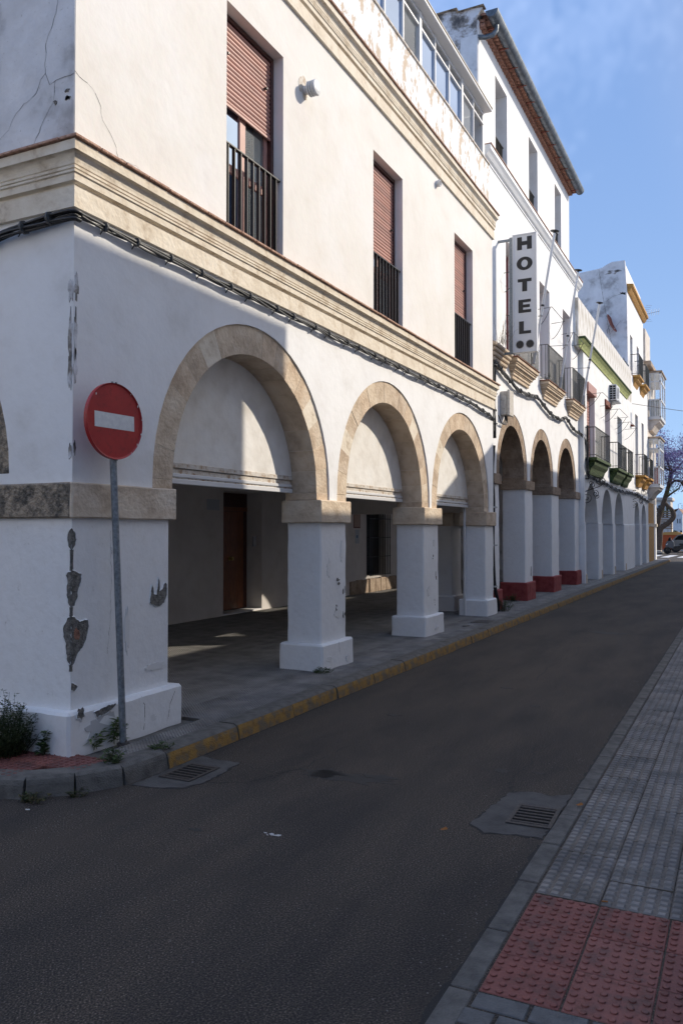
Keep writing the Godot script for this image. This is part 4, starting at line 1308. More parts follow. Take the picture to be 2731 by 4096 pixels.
# ------------------------------------------------------------------ the hotel
func hotel_building() -> void:
	var t := thing("hotel_building", "white three-storey hotel with red pillar bases, stone balconies and zinc gutter", "building")
	var cs := [17.77, 20.68, 23.84]
	var rs := [1.07, 1.05, 1.13]
	var cy := 2.98
	# lower wall: one arch at a time, because the arches differ a little
	var edges := [15.66, 19.23, 22.18, 25.72]
	var b := MB.new()
	for k in 3:
		b.ex(arch_poly(edges[k], edges[k + 1], 2.91, 5.6, [cs[k]], cy, rs[k] + 0.27), XH, -5.1)
	part(t, "arcade_wall", b, M.plaster_white)
	for k in 3:
		arch_ring(t, cs[k], cy, 2.91, rs[k], rs[k] + 0.27, 15, XH - 0.012, -5.09, M.stone_brown)
	for q in [[15.66, 16.62, 0.05], [18.85, 19.59, 0.05], [21.77, 22.65, 0.05], [25.01, 25.66, 0.04]]:
		pillar(t, q[0] + (0.06 if q[0] < 16 else 0.0), q[1], XH, -4.84 if q[0] < 16 else -5.1, 2.70, 2.912, 0.545, M.plaster_pier, variant(M.stone_brown), M.red_paint, q[2])
	# first floor wall with three french windows
	var W := [[17.25, 18.42], [20.45, 21.62], [23.35, 24.5]]
	b = MB.new()
	b.holes(15.66, 25.72, 5.6, 9.13, W.map(func(w): return [w[0], w[1], 5.61, 8.02]), XH, -5.0)
	part(t, "first_floor_wall", b, M.plaster_white)
	for w in W:
		var f := grp(t, "french_window", "french window with red wooden frame set deep in the hotel wall")
		var x := XH - 0.26
		var fb := MB.new()
		for q in [[w[0], w[0] + 0.07, 5.61, 8.02], [w[1] - 0.07, w[1], 5.61, 8.02], [(w[0] + w[1]) / 2 - 0.05, (w[0] + w[1]) / 2 + 0.05, 5.61, 7.94], [w[0] + 0.07, w[1] - 0.07, 7.94, 8.02], [w[0] + 0.07, w[1] - 0.07, 7.22, 7.32], [w[0] + 0.07, w[1] - 0.07, 6.25, 6.36]]:
			fb.box(V(q[0], q[2], x - 0.06), V(q[1], q[3], x + rng.randf() * 0.002))
		part(f, "frame", fb, M.frame_red)
		for k in 2:
			var a: float = w[0] + 0.05 + k * (w[1] - w[0]) / 2
			var gl := MB.new()
			gl.quad(V(a, 5.62, x - 0.03), V(a + (w[1] - w[0]) / 2 - 0.05, 5.62, x - 0.03), V(a + (w[1] - w[0]) / 2 - 0.05, 8.0, x - 0.03), V(a, 8.0, x - 0.03), Vector3.RIGHT)
			part(f, "pane", gl, M.glass)
		part(f, "curtain", bx(V(w[0], 5.6, x - 0.14), V(w[1], 8.0, x - 0.12)), M.curtain)
	# string course with tile ledge, set back top floor
	b = MB.new()
	b.es(PackedVector2Array([Vector2(-5.0, 9.13), Vector2(XH + 0.02, 9.13), Vector2(XH + 0.02, 9.17), Vector2(XH + 0.06, 9.19), Vector2(XH + 0.10, 9.25), Vector2(XH + 0.14, 9.29), Vector2(XH + 0.14, 9.375), Vector2(-5.0, 9.38)]), 15.6, 25.78)
	var sc := part(t, "string_course", b, M.plaster_white)
	ledge_tiles(sc, 15.6, 25.78, 9.381, -4.9, XH + 0.16)
	var XT := -4.67
	var T := [[16.83, 17.78], [19.82, 20.76], [22.85, 23.72]]
	b = MB.new()
	b.holes(15.62, 24.92, 9.38, 11.93, T.map(func(w): return [w[0], w[1], 9.45, 11.42]), XT, -5.05)
	part(t, "top_floor_wall", b, M.plaster_white)
	for w in T:
		var f := grp(t, "top_window")
		part(f, "frame", bx(V(w[0], 9.45, -5.04), V(w[1], 11.42, -5.0)), M.dark_wood)
		var gl := MB.new()
		gl.quad(V(w[0] + 0.08, 9.5, -4.99), V(w[1] - 0.08, 9.5, -4.99), V(w[1] - 0.08, 11.3, -4.99), V(w[0] + 0.08, 11.3, -4.99), Vector3.RIGHT)
		part(f, "pane", gl, M.tint_glass)
		railing(t, "window_rail", w[0], w[1], 9.47, 10.28, XT - 0.1, 7)
	# gable wall that faces the camera, blotched grey
	b = MB.new()
	b.es(PackedVector2Array([Vector2(XT - 0.02, 8.1), Vector2(XT - 0.02, 11.95), Vector2(XT + 0.1, 12.12), Vector2(-8.7, 12.72), Vector2(-13.0, 12.1), Vector2(-13.0, 8.1)]), 15.56, 15.75)
	part(t, "gable_wall", b, M.plaster_mouldy)
	part(t, "gable_corner", bx(V(15.55, 9.38, XT - 0.35), V(15.60, 11.6, XT - 0.001)), M.plaster_soiled)
	# roof, eaves
	var roof := grp(t, "tiled_roof", "terracotta barrel tile roof with overhanging eaves")
	b = MB.new()
	b.es(PackedVector2Array([Vector2(XT + 0.12, 11.96), Vector2(-8.7, 12.60), Vector2(-13.0, 12.0), Vector2(-13.0, 11.9), Vector2(-8.7, 12.5), Vector2(XT + 0.1, 11.91)]), 15.7, 24.96)
	part(roof, "roof_deck", b, M.terracotta)
	var tm := MB.new()
	for k in 8:
		var a0 := PI * k / 8.0
		var a1 := PI * (k + 1) / 8.0
		for sgn in [1.0, 0.82]:
			var o0: Vector3 = Vector3(0, sin(a0), cos(a0)) * 0.085 * sgn
			var o1: Vector3 = Vector3(0, sin(a1), cos(a1)) * 0.085 * sgn
			var e := Vector3(-2.2, 0.33, 0)
			tm.sq(o0, o1, o1 + e, o0 + e, o0.normalized() * sgn, o1.normalized(), o1.normalized(), o0.normalized())
	var tmesh := tm.mesh()
	var nt_ := 52
	for k in nt_:
		put(roof, "cover_tile", tmesh, M.terracotta, V(15.72 + k * (24.9 - 15.72) / (nt_ - 1), 11.985 + rng.randf_range(-0.008, 0.008), XT + 0.26 + rng.randf_range(-0.015, 0.015)))
	# under-eave courses of tile ends
	for row in 2:
		var cm := MB.new()
		cm.lathe(Vector3.ZERO, Vector3.RIGHT, [Vector2(0.062, 0), Vector2(0.062, 0.16), Vector2(0.045, 0.16), Vector2(0.045, 0.05), Vector2(0, 0.05)], 10)
		var cmesh := cm.mesh()
		for k in 66:
			put(roof, "eave_tile", cmesh, M.terracotta, V(15.75 + k * 0.14 + row * 0.07, 11.86 + row * 0.075, XT - 0.05 + row * 0.1))
	for k in 7:
		part(roof, "verge_tile", bx(Vector3(-0.55 * (k + 1) + XT + 0.12, 12.0 + 0.145 * 0.55 * (k + 1) + 0.06, -15.70), Vector3(-0.55 * k + XT + 0.14, 12.10 + 0.145 * 0.55 * k + 0.05, -15.50), 0.02), M.stone_dirty)
	# big zinc gutter
	var g := grp(t, "gutter", "large dark zinc gutter on iron brackets")
	var gx := XT + 0.30
	var gy := 11.99
	var sec := PackedVector2Array()
	for k in 13:
		sec.append(Vector2(gx + 0.125 * cos(PI + PI * k / 12.0), gy + 0.135 * sin(PI + PI * k / 12.0)))
	for k in 13:
		sec.append(Vector2(gx + 0.112 * cos(TAU - PI * k / 12.0), gy + 0.122 * sin(TAU - PI * k / 12.0)))
	var n := 12
	for k in n:
		b = MB.new()
		b.es(sec, 15.52 + k * 0.795, 15.52 + (k + 1) * 0.795 - 0.006)
		part(g, "gutter_length", b, M.zinc)
		part(g, "bracket", bx(V(15.9 + k * 0.795, 11.85, XT), V(15.93 + k * 0.795, 11.866, gx + 0.02)), M.rust_red)
	for e in [15.51, 25.06]:
		b = MB.new()
		var cap := PackedVector2Array()
		for k in 13:
			cap.append(Vector2(gx + 0.125 * cos(PI + PI * k / 12.0), gy + 0.135 * sin(PI + PI * k / 12.0)))
		b.es(cap, e, e + 0.012)
		part(g, "end_cap", b, M.zinc)
	b = MB.new()
	b.tube([Vector3(gx, gy - 0.11, -15.85), Vector3(gx, gy - 0.24, -15.84), Vector3(gx - 0.06, gy - 0.33, -15.8), Vector3(gx - 0.2, gy - 0.39, -15.72), Vector3(gx - 0.36, gy - 0.40, -15.62)], 0.05, 12)
	part(g, "outlet", b, M.zinc)
	# closing floors and walls
	part(t, "arcade_ceiling", bx(V(15.66, 4.2, -13.0), V(25.7, 4.3, -5.09)), M.arcade_plaster)
	part(t, "floor_slab", bx(V(15.66, 5.45, -13.0), V(25.7, 5.56, -5.01)), M.arcade_plaster)
	part(t, "top_floor_slab", bx(V(15.66, 9.2, -13.0), V(25.7, 9.36, -5.0)), M.arcade_plaster)
	part(t, "rear_wall", bx(V(15.66, 0, -13.2), V(25.7, 11.9, -13.0)), M.plaster_soiled)
	part(t, "end_wall", bx(V(25.5, 4.3, -13.0), V(25.7, 9.2, -5.001)), M.plaster_soiled)
	part(t, "top_end_wall", bx(V(24.75, 9.36, -13.0), V(24.91, 11.92, -5.05)), M.plaster_soiled)
	b = MB.new()
	b.holes(15.66, 25.7, 0.1, 4.2, [[19.45, 20.7, 0.56, 2.5]], -8.87, -9.2)
	part(t, "arcade_back_wall", b, M.arcade_plaster)
	var wn := grp(t, "wainscot", "brown stone wainscot under the arcade window")
	for k in 9:
		part(wn, "stone_panel", bx(V(18.42 + k * 0.36, 0.13, -8.87), V(18.77 + k * 0.36, 0.47 + 0.02 * (k % 2), -8.82 + 0.03 * (1 if k > 2 else 0)), 0.012), M.stone_brown)
	var gr := grp(t, "window_grille", "black iron window grille in the dark arcade")
	for k in 12:
		b = MB.new()
		b.tube([V(19.45 + k * 0.115, 0.56, -8.74), V(19.45 + k * 0.115, 2.5, -8.74)], 0.012, 6)
		part(gr, "bar", b, M.iron_black)
	for y in [0.57, 1.05, 1.55, 2.05, 2.49]:
		part(gr, "crossbar", bx(V(19.35, y, -8.75), V(20.75, y + 0.02, -8.73)), M.iron_black)
	part(gr, "hood", bx(V(19.35, 2.52, -8.87), V(20.8, 2.6, -8.66), 0.01), M.stone_brown)
	part(t, "arcade_window", bx(V(19.45, 0.56, -9.1), V(20.7, 2.5, -9.06)), M.tint_glass)
	# inner pier between the two arcades
	pillar(t, 15.75, 16.35, -5.3, -6.05, 1.84, 2.105, 0.435, M.plaster_white, M.stone, M.plaster_white, 0.05)
	part(t, "cross_wall", bx(V(15.8, 2.1, -9.2), V(16.2, 4.2, -5.11)), M.arcade_plaster)
	# balconies
	for q in [[17.30, 19.42, 0], [20.40, 22.62, 1], [23.66, 25.72, 2]]:
		balcony_stone(t, q[0], q[1])
	balcony_ruin(t)
	# iron awning frames
	for w in W:
		awning_frame(t, w[0] - 0.15, w[1] + 0.25, XH, 7.25)
	# patches and cracks
	for k in 9:
		patch(t, blotch(15.72 + rng.randf() * 0.2, rng.randf_range(5.8, 8.8), 0.012, rng.randf_range(0.04, 0.14), 200 + k, 10, 0.5), "x", XH, M.lintel_dirty, "paint_chip", 0.003)
	patch(t, blotch(19.4, 0.78, 0.03, 0.10, 212, 12, 0.4), "x", XH, M.concrete, "paint_chip", 0.003)
	part(t, "wall_lamp_bracket", bx(V(15.84, 8.55, XH), V(15.88, 8.6, XH + 0.05)), M.rust_red)
	place(t, V(20.0, 0, -8.5))

func balcony_stone(t: Node, s0: float, s1: float) -> void:
	var bl := grp(t, "balcony", "moulded brown stone balcony with thin iron railing")
	var steps := [[0.24, 5.485, 5.505, M.terracotta], [0.215, 5.40, 5.485, M.stone_brown], [0.185, 5.365, 5.40, M.stone_brown], [0.165, 5.31, 5.365, M.stone_brown], [0.13, 5.285, 5.31, M.stone_brown], [0.115, 5.24, 5.285, M.stone_brown], [0.085, 5.215, 5.24, M.stone_brown], [0.07, 5.15, 5.215, M.stone_brown], [0.045, 5.08, 5.15, M.stone_brown]]
	for i in steps.size():
		var q = steps[i]
		var k: float = 0.24 - q[0]
		part(bl, "moulding" if i > 0 else "tile_edge", bx(V(s0 + k * 1.6, q[1], XH - 0.1), V(s1 - k * 1.6, q[2] - 0.0005, XH + q[0]), 0.012 if i in [1, 3, 5, 7] else 0.004), M.stone_2 if i > 0 else q[3])
	var xf := XH + 0.20
	var r := MB.new()
	r.box(V(s0 + 0.04, 6.38, xf - 0.012), V(s1 - 0.04, 6.395, xf + 0.012))
	r.box(V(s0 + 0.04, 5.54, xf - 0.006), V(s1 - 0.04, 5.552, xf + 0.006))
	for s in [s0 + 0.04, s1 - 0.04]:
		r.box(V(s - 0.008, 6.38, XH - 0.02), V(s + 0.008, 6.395, xf))
		r.box(V(s - 0.006, 5.54, XH - 0.02), V(s + 0.006, 5.552, xf))
	part(bl, "rail", r, M.iron_dark)
	var m := bx(Vector3(-0.007, 5.505, -0.007), Vector3(0.007, 6.385, 0.007)).mesh()
	var n := int((s1 - s0) / 0.105)
	for k in n + 1:
		put(bl, "baluster", m, M.iron_dark, V(lerpf(s0 + 0.05, s1 - 0.05, float(k) / n), 0, xf))
	for s in [s0 + 0.04, s1 - 0.04]:
		for k in 2:
			put(bl, "baluster", m, M.iron_dark, V(s, 0, lerpf(XH, xf, (k + 0.5) / 2.0)))

func balcony_ruin(t: Node) -> void:
	var b := MB.new()
	for k in 5:
		b.box(V(15.9 + k * 0.05, 5.46 - k * 0.09, XH - 0.05), V(17.28 - k * 0.06, 5.545 - k * 0.09, XH + 0.15 - k * 0.026), 0.02)
	part(t, "broken_ledge", b, M.stone_3, "broken brown stone ledge beside the first balcony")

func awning_frame(t: Node, s0: float, s1: float, xw: float, y: float, out := 0.34) -> void:
	var b := MB.new()
	var r := 0.008
	b.tube([V(s0, y, xw), V(s0, y + 0.02, xw + out), V(s1, y + 0.02, xw + out), V(s1, y, xw)], r, 5)
	for s in [s0, s1]:
		var pts := []
		for k in 9:
			var a := PI / 2 * k / 8.0
			pts.append(V(s, y - 0.42 * cos(a) + 0.01, xw + 0.01 + out * 0.75 * (1.0 - cos(a)) * 0.6 + out * 0.4 * sin(a)))
		b.tube(pts, r, 5)
	part(t, "awning_frame", b, M.iron_dark)

# ------------------------------------------------------------------ houses farther down
func balcony_railed(t: Node, s0: float, s1: float, y: float, xw: float, out: float, slab: Material, drop: float, mat: Material) -> void:
	var bl := grp(t, "balcony")
	part(bl, "slab", bx(V(s0, y - 0.10, xw - 0.05), V(s1, y, xw + out), 0.015), slab)
	var b := MB.new()
	b.es(PackedVector2Array([Vector2(xw - 0.05, y - 0.1), Vector2(xw + out * 0.82, y - 0.1), Vector2(xw + out * 0.72, y - 0.1 - drop * 0.3), Vector2(xw + out * 0.45, y - 0.1 - drop * 0.55), Vector2(xw + out * 0.25, y - 0.1 - drop), Vector2(xw - 0.05, y - 0.1 - drop)]), s0 + 0.12, s1 - 0.12)
	part(bl, "corbel", b, slab)
	var r := MB.new()
	var xf := xw + out - 0.04
	r.tube([V(s0 + 0.04, y + 0.93, xw), V(s0 + 0.04, y + 0.93, xf), V(s1 - 0.04, y + 0.93, xf), V(s1 - 0.04, y + 0.93, xw)], 0.018, 5)
	r.tube([V(s0 + 0.04, y + 0.07, xw), V(s0 + 0.04, y + 0.07, xf), V(s1 - 0.04, y + 0.07, xf), V(s1 - 0.04, y + 0.07, xw)], 0.012, 5)
	part(bl, "rail", r, mat)
	var m := bx(Vector3(-0.006, 0, -0.006), Vector3(0.006, 0.93, 0.006)).mesh()
	var n := int((s1 - s0) / 0.125)
	for k in n + 1:
		put(bl, "baluster", m, mat, V(lerpf(s0 + 0.05, s1 - 0.05, float(k) / n), y, xf))
	for s in [s0 + 0.04, s1 - 0.04]:
		for k in 3:
			put(bl, "baluster", m, mat, V(s, y, lerpf(xw, xf, k / 3.0 + 0.1)))

func plain_window(t: Node, s0: float, s1: float, y0: float, y1: float, xw: float, depth: float, frame: Material, slatted: Material = null, yb := 0.0, called := "window") -> void:
	var w := grp(t, called)
	part(w, "frame", bx(V(s0, y0, xw - depth - 0.06), V(s1, y1, xw - depth), 0.004), frame)
	var gl := MB.new()
	gl.quad(V(s0 + 0.08, y0 + 0.08, xw - depth + 0.004), V(s1 - 0.08, y0 + 0.08, xw - depth + 0.004), V(s1 - 0.08, y1 - 0.08, xw - depth + 0.004), V(s0 + 0.08, y1 - 0.08, xw - depth + 0.004), Vector3.RIGHT)
	part(w, "pane", gl, M.tint_glass)
	if slatted:
		slats(w, s0, s1, yb, y1, xw - depth + 0.03, slatted, 0.09)

func green_house() -> void:
	var t := thing("green_trim_house", "low white house with green cornice, green balconies and streaked parapet", "house")
	var X := -4.42
	var b := MB.new()
	b.ex(arch_poly(25.73, 37.7, 2.0, 3.95, [27.02, 30.35, 33.4], 2.0, 1.22, 20), X, -5.3)
	part(t, "arcade_wall", b, M.plaster_white)
	for q in [[25.73, 25.85], [28.25, 29.1], [31.6, 32.2], [34.65, 37.7]]:
		part(t, "pier", bx(V(q[0], 0.1, X + 0.03), V(q[1], 2.0, -5.3), 0.02), M.plaster_white)
	for q in [25.74, 28.8, 31.9, 35.0]:
		part(t, "pier_foot", bx(V(q + 0.02, 0.1, X - 0.1), V(q + 0.2, 0.42, X + 0.055), 0.03), M.stone)
	var W := [[26.3, 27.8, 4.0, 6.15], [29.98, 31.2, 4.0, 6.25], [33.1, 34.4, 4.0, 6.2]]
	b = MB.new()
	b.holes(25.73, 37.7, 3.95, 7.3, W, X, -4.9)
	part(t, "upper_wall", b, M.plaster_white)
	part(t, "streaked_parapet", bx(V(25.0, 7.3, -4.9), V(37.7, 8.75, X - 0.01)), M.plaster_streaked)
	b = MB.new()
	b.es(PackedVector2Array([Vector2(X, 7.25), Vector2(X + 0.03, 7.25), Vector2(X + 0.05, 7.31), Vector2(X + 0.10, 7.40), Vector2(X + 0.17, 7.47), Vector2(X + 0.17, 7.485), Vector2(X, 7.485)]), 24.95, 36.0)
	part(t, "green_cornice", b, M.green_pale)
	part(t, "cornice_top", bx(V(24.93, 7.486, X - 0.005), V(36.02, 7.56, X + 0.21), 0.02), M.green_paint)
	plain_window(t, 26.3, 27.8, 4.0, 6.15, X, 0.2, M.shutter_slat, M.shutter_slat, 4.0)
	part(t, "shutter_box", bx(V(26.3, 6.13, X - 0.15), V(27.85, 6.42, X + 0.06), 0.01), M.shutter_slat)
	plain_window(t, 29.98, 31.2, 4.0, 6.25, X, 0.25, M.dark_wood, M.shutter_slat, 4.9)
	part(t, "shutter_box", bx(V(29.95, 6.2, X - 0.15), V(31.2, 6.4, X + 0.05), 0.01), M.rust_red)
	plain_window(t, 33.1, 34.4, 4.0, 6.2, X, 0.3, M.alu_grey)
	balcony_railed(t, 26.0, 29.0, 4.02, X, 0.34, M.green_paint, 0.42, M.iron_dark)
	balcony_railed(t, 30.9, 33.4, 4.02, X, 0.34, M.green_paint, 0.42, M.iron_dark)
	balcony_railed(t, 33.7, 35.4, 4.02, X, 0.34, M.green_paint, 0.42, M.iron_dark)
	awning_frame(t, 26.2, 28.9, X, 6.0, 0.5)
	awning_frame(t, 30.0, 32.3, X, 6.0, 0.5)
	awning_frame(t, 33.0, 35.2, X, 5.9, 0.5)
	part(t, "body", bx(V(25.75, 0.1, -13.0), V(37.6, 8.5, -6.2)), M.plaster_soiled)
	part(t, "ceiling", bx(V(25.75, 3.6, -6.3), V(37.6, 3.75, -5.29)), M.arcade_plaster)
	part(t, "roof", bx(V(25.75, 7.9, -6.3), V(37.6, 8.1, -4.89)), M.terracotta)
	place(t, V(31.0, 0, -8.5))

func ochre_house() -> void:
	var t := thing("ochre_trim_house", "tall white house with ochre cornice, ochre balconies and mouldy side wall", "house")
	var X := -4.44
	var b := MB.new()
	b.ex(arch_poly(37.72, 44.3, 2.05, 3.6, [39.45, 42.2], 2.05, 0.98, 18), X, -5.2)
	part(t, "arcade_wall", b, M.plaster_white)
	for q in [[37.72, 38.5], [40.4, 41.25], [43.15, 44.3]]:
		part(t, "pier", bx(V(q[0], 0.1, X + 0.02), V(q[1], 2.05, -5.2), 0.02), M.plaster_white)
	var low := [[39.05, 40.1, 4.2, 7.05], [41.6, 42.5, 4.2, 6.95]]
	b = MB.new()
	b.holes(37.72, 44.3, 3.6, 8.6, low, X, -4.85)
	part(t, "lower_wall", b, M.plaster_white)
	var hi := [[38.6, 39.5, 8.7, 10.6], [41.1, 42.0, 8.7, 10.6]]
	b = MB.new()
	b.holes(37.72, 43.9, 8.6, 12.3, hi, X - 0.14, -4.9)
	part(t, "upper_wall", b, M.plaster_white)
	for q in low + hi:
		plain_window(t, q[0], q[1], q[2], q[3], X - 0.05, 0.3, M.ochre_paint)
	b = MB.new()
	b.es(PackedVector2Array([Vector2(-6.75, 8.0), Vector2(-6.75, 13.35), Vector2(-5.9, 13.42), Vector2(-5.66, 13.45), Vector2(-5.4, 13.58), Vector2(-5.19, 13.66), Vector2(-4.66, 13.66), Vector2(-4.585, 12.4), Vector2(-4.56, 8.75), Vector2(-4.45, 8.70), Vector2(-4.45, 3.5), Vector2(-8.0, 3.5), Vector2(-8.0, 8.0)]), 37.6, 37.85)
	part(t, "side_wall", b, M.plaster_soiled, "soiled grey-white side wall with curved top")
	patch(t, blotch(-4.85, 9.0, 0.28, 0.55, 41, 30, 0.4), "z", -37.6, M.plaster_mouldy, "mould", 0.004)
	patch(t, blotch(-4.75, 12.2, 0.14, 0.06, 42, 16, 0.5), "z", -37.6, M.dark_inside, "hole", 0.004)
	patch(t, blotch(-5.2, 13.2, 0.3, 0.08, 43, 20, 0.5), "z", -37.6, M.plaster_mouldy, "mould", 0.004)
	crack(t, [Vector2(-5.75, 13.4), Vector2(-5.6, 12.2), Vector2(-5.4, 11.0), Vector2(-5.15, 9.5), Vector2(-5.0, 8.9)], "z", -37.598, 0.02)
	crack(t, [Vector2(-5.5, 11.9), Vector2(-5.2, 12.1), Vector2(-4.8, 12.2)], "z", -37.598, 0.016)
	b = MB.new()
	b.es(PackedVector2Array([Vector2(X - 0.2, 12.3), Vector2(X - 0.06, 12.3), Vector2(X + 0.02, 12.40), Vector2(X + 0.04, 12.47), Vector2(X + 0.12, 12.50), Vector2(X + 0.12, 12.62), Vector2(X - 0.2, 12.66)]), 37.75, 43.95)
	part(t, "ochre_cornice", b, M.ochre_paint)
	part(t, "attic", bx(V(37.85, 12.6, -5.1), V(43.5, 13.5, X - 0.2)), M.plaster_white)
	balcony_railed(t, 38.9, 40.4, 4.25, X, 0.42, M.ochre_paint, 0.42, M.iron_dark)
	balcony_railed(t, 41.4, 42.9, 4.25, X, 0.42, M.ochre_paint, 0.42, M.iron_dark)
	balcony_railed(t, 38.3, 40.0, 8.68, X - 0.1, 0.40, M.ochre_paint, 0.35, M.iron_dark)
	balcony_railed(t, 40.9, 42.6, 8.68, X - 0.1, 0.40, M.ochre_paint, 0.35, M.iron_dark)
	part(t, "body", bx(V(37.9, 0.1, -13.0), V(44.2, 12.5, -6.0)), M.plaster_soiled)
	part(t, "roof", bx(V(37.9, 12.0, -6.0), V(43.9, 12.2, -4.91)), M.terracotta)
	part(t, "ceiling", bx(V(37.9, 3.3, -6.0), V(44.2, 3.5, -5.19)), M.arcade_plaster)
	place(t, V(41.0, 0, -8.5))

func bay_window_house() -> void:
	var t := thing("bay_window_house", "beige house with two white glazed bay windows at street end", "house")
	var X := -4.5
	part(t, "wall", bx(V(44.32, 3.2, -9.0), V(49.2, 10.2, X)), M.facade_beige)
	part(t, "cornice", bx(V(44.3, 10.2, -9.0), V(49.3, 10.45, X + 0.25), 0.03), M.stone_brown)
	part(t, "attic", bx(V(44.6, 10.45, -8.9), V(47.0, 12.2, X - 0.05), 0.02), M.facade_beige)
	part(t, "ochre_pier", bx(V(44.4, 0.1, -5.2), V(47.6, 3.2, X + 0.02), 0.02), M.ochre_paint)
	part(t, "end_pier", bx(V(47.75, 0.1, -5.2), V(49.2, 3.2, X), 0.02), M.plaster_white)
	part(t, "pier_band", bx(V(44.38, 1.95, -5.2), V(49.24, 2.12, X + 0.06), 0.01), M.stone)
	part(t, "rear", bx(V(44.4, 0.1, -9.0), V(49.1, 3.2, -7.5)), M.facade_beige)
	for q in [[44.0, 46.4, 3.95, 6.55], [45.0, 47.6, 7.55, 10.1]]:
		var w := grp(t, "bay_window", "white framed glazed bay window on a corbel")
		var s0: float = q[0] + 0.4
		var s1: float = q[1] + 0.4
		var y0: float = q[2]
		var y1: float = q[3]
		var xf := X + 0.62
		part(w, "floor", bx(V(s0, y0, X), V(s1, y0 + 0.1, xf), 0.01), M.alu_white)
		part(w, "top", bx(V(s0 - 0.06, y1 - 0.1, X), V(s1 + 0.06, y1, xf + 0.07), 0.02), M.stone_brown)
		var b := MB.new()
		for y in [y0 + 0.1, y0 + 1.0, y0 + 1.95, y1 - 0.17]:
			b.box(V(s0, y, X + 0.02), V(s1, y + 0.07, xf - 0.001))
		for s in [s0, (s0 + s1) / 2, s1 - 0.07]:
			b.box(V(s, y0 + 0.1, xf - 0.07), V(s + 0.07, y1 - 0.1, xf))
		for x in [X + 0.05, X + 0.3]:
			b.box(V(s0 - 0.001, y0 + 0.1, x), V(s0 + 0.06, y1 - 0.1, x + 0.05))
		part(w, "frame", b, M.alu_white)
		var m := bx(V(s0 + 0.02, y0 + 0.12, -0.012), V(s0 + 0.04, y0 + 1.0, 0.012)).mesh()
		for k in 5:
			put(w, "baluster", m, M.alu_white, Vector3(X + 0.1 + k * 0.11, 0, 0))
		for k in 2:
			var gl := MB.new()
			var a := X + 0.05 if k == 0 else X + 0.33
			gl.quad(V(s0 + 0.03, y0 + 0.1, a), V(s0 + 0.03, y0 + 0.1, a + 0.27), V(s0 + 0.03, y1 - 0.15, a + 0.27), V(s0 + 0.03, y1 - 0.15, a), Vector3(0, 0, 1))
			part(w, "pane", gl, M.glass)
		var gl2 := MB.new()
		gl2.quad(V(s0 + 0.05, y0 + 0.1, xf - 0.03), V(s1 - 0.05, y0 + 0.1, xf - 0.03), V(s1 - 0.05, y1 - 0.15, xf - 0.03), V(s0 + 0.05, y1 - 0.15, xf - 0.03), Vector3.RIGHT)
		part(w, "front_pane", gl2, M.glass)
		part(w, "curtain", bx(V(s0 + 0.12, y0 + 0.1, X + 0.03), V(s0 + 0.13, y0 + 1.05, xf - 0.08)), M.curtain_red if y0 < 5 else M.curtain)
		b = MB.new()
		b.es(PackedVector2Array([Vector2(X, y0 - 0.6), Vector2(X + 0.15, y0 - 0.55), Vector2(X + 0.3, y0 - 0.3), Vector2(X + 0.52, y0 - 0.12), Vector2(X + 0.56, y0 - 0.001), Vector2(X, y0 - 0.001)]), s0 + 0.1, s1 - 0.1)
		part(w, "corbel", b, M.facade_beige)
	place(t, V(46.5, 0, -7.0))

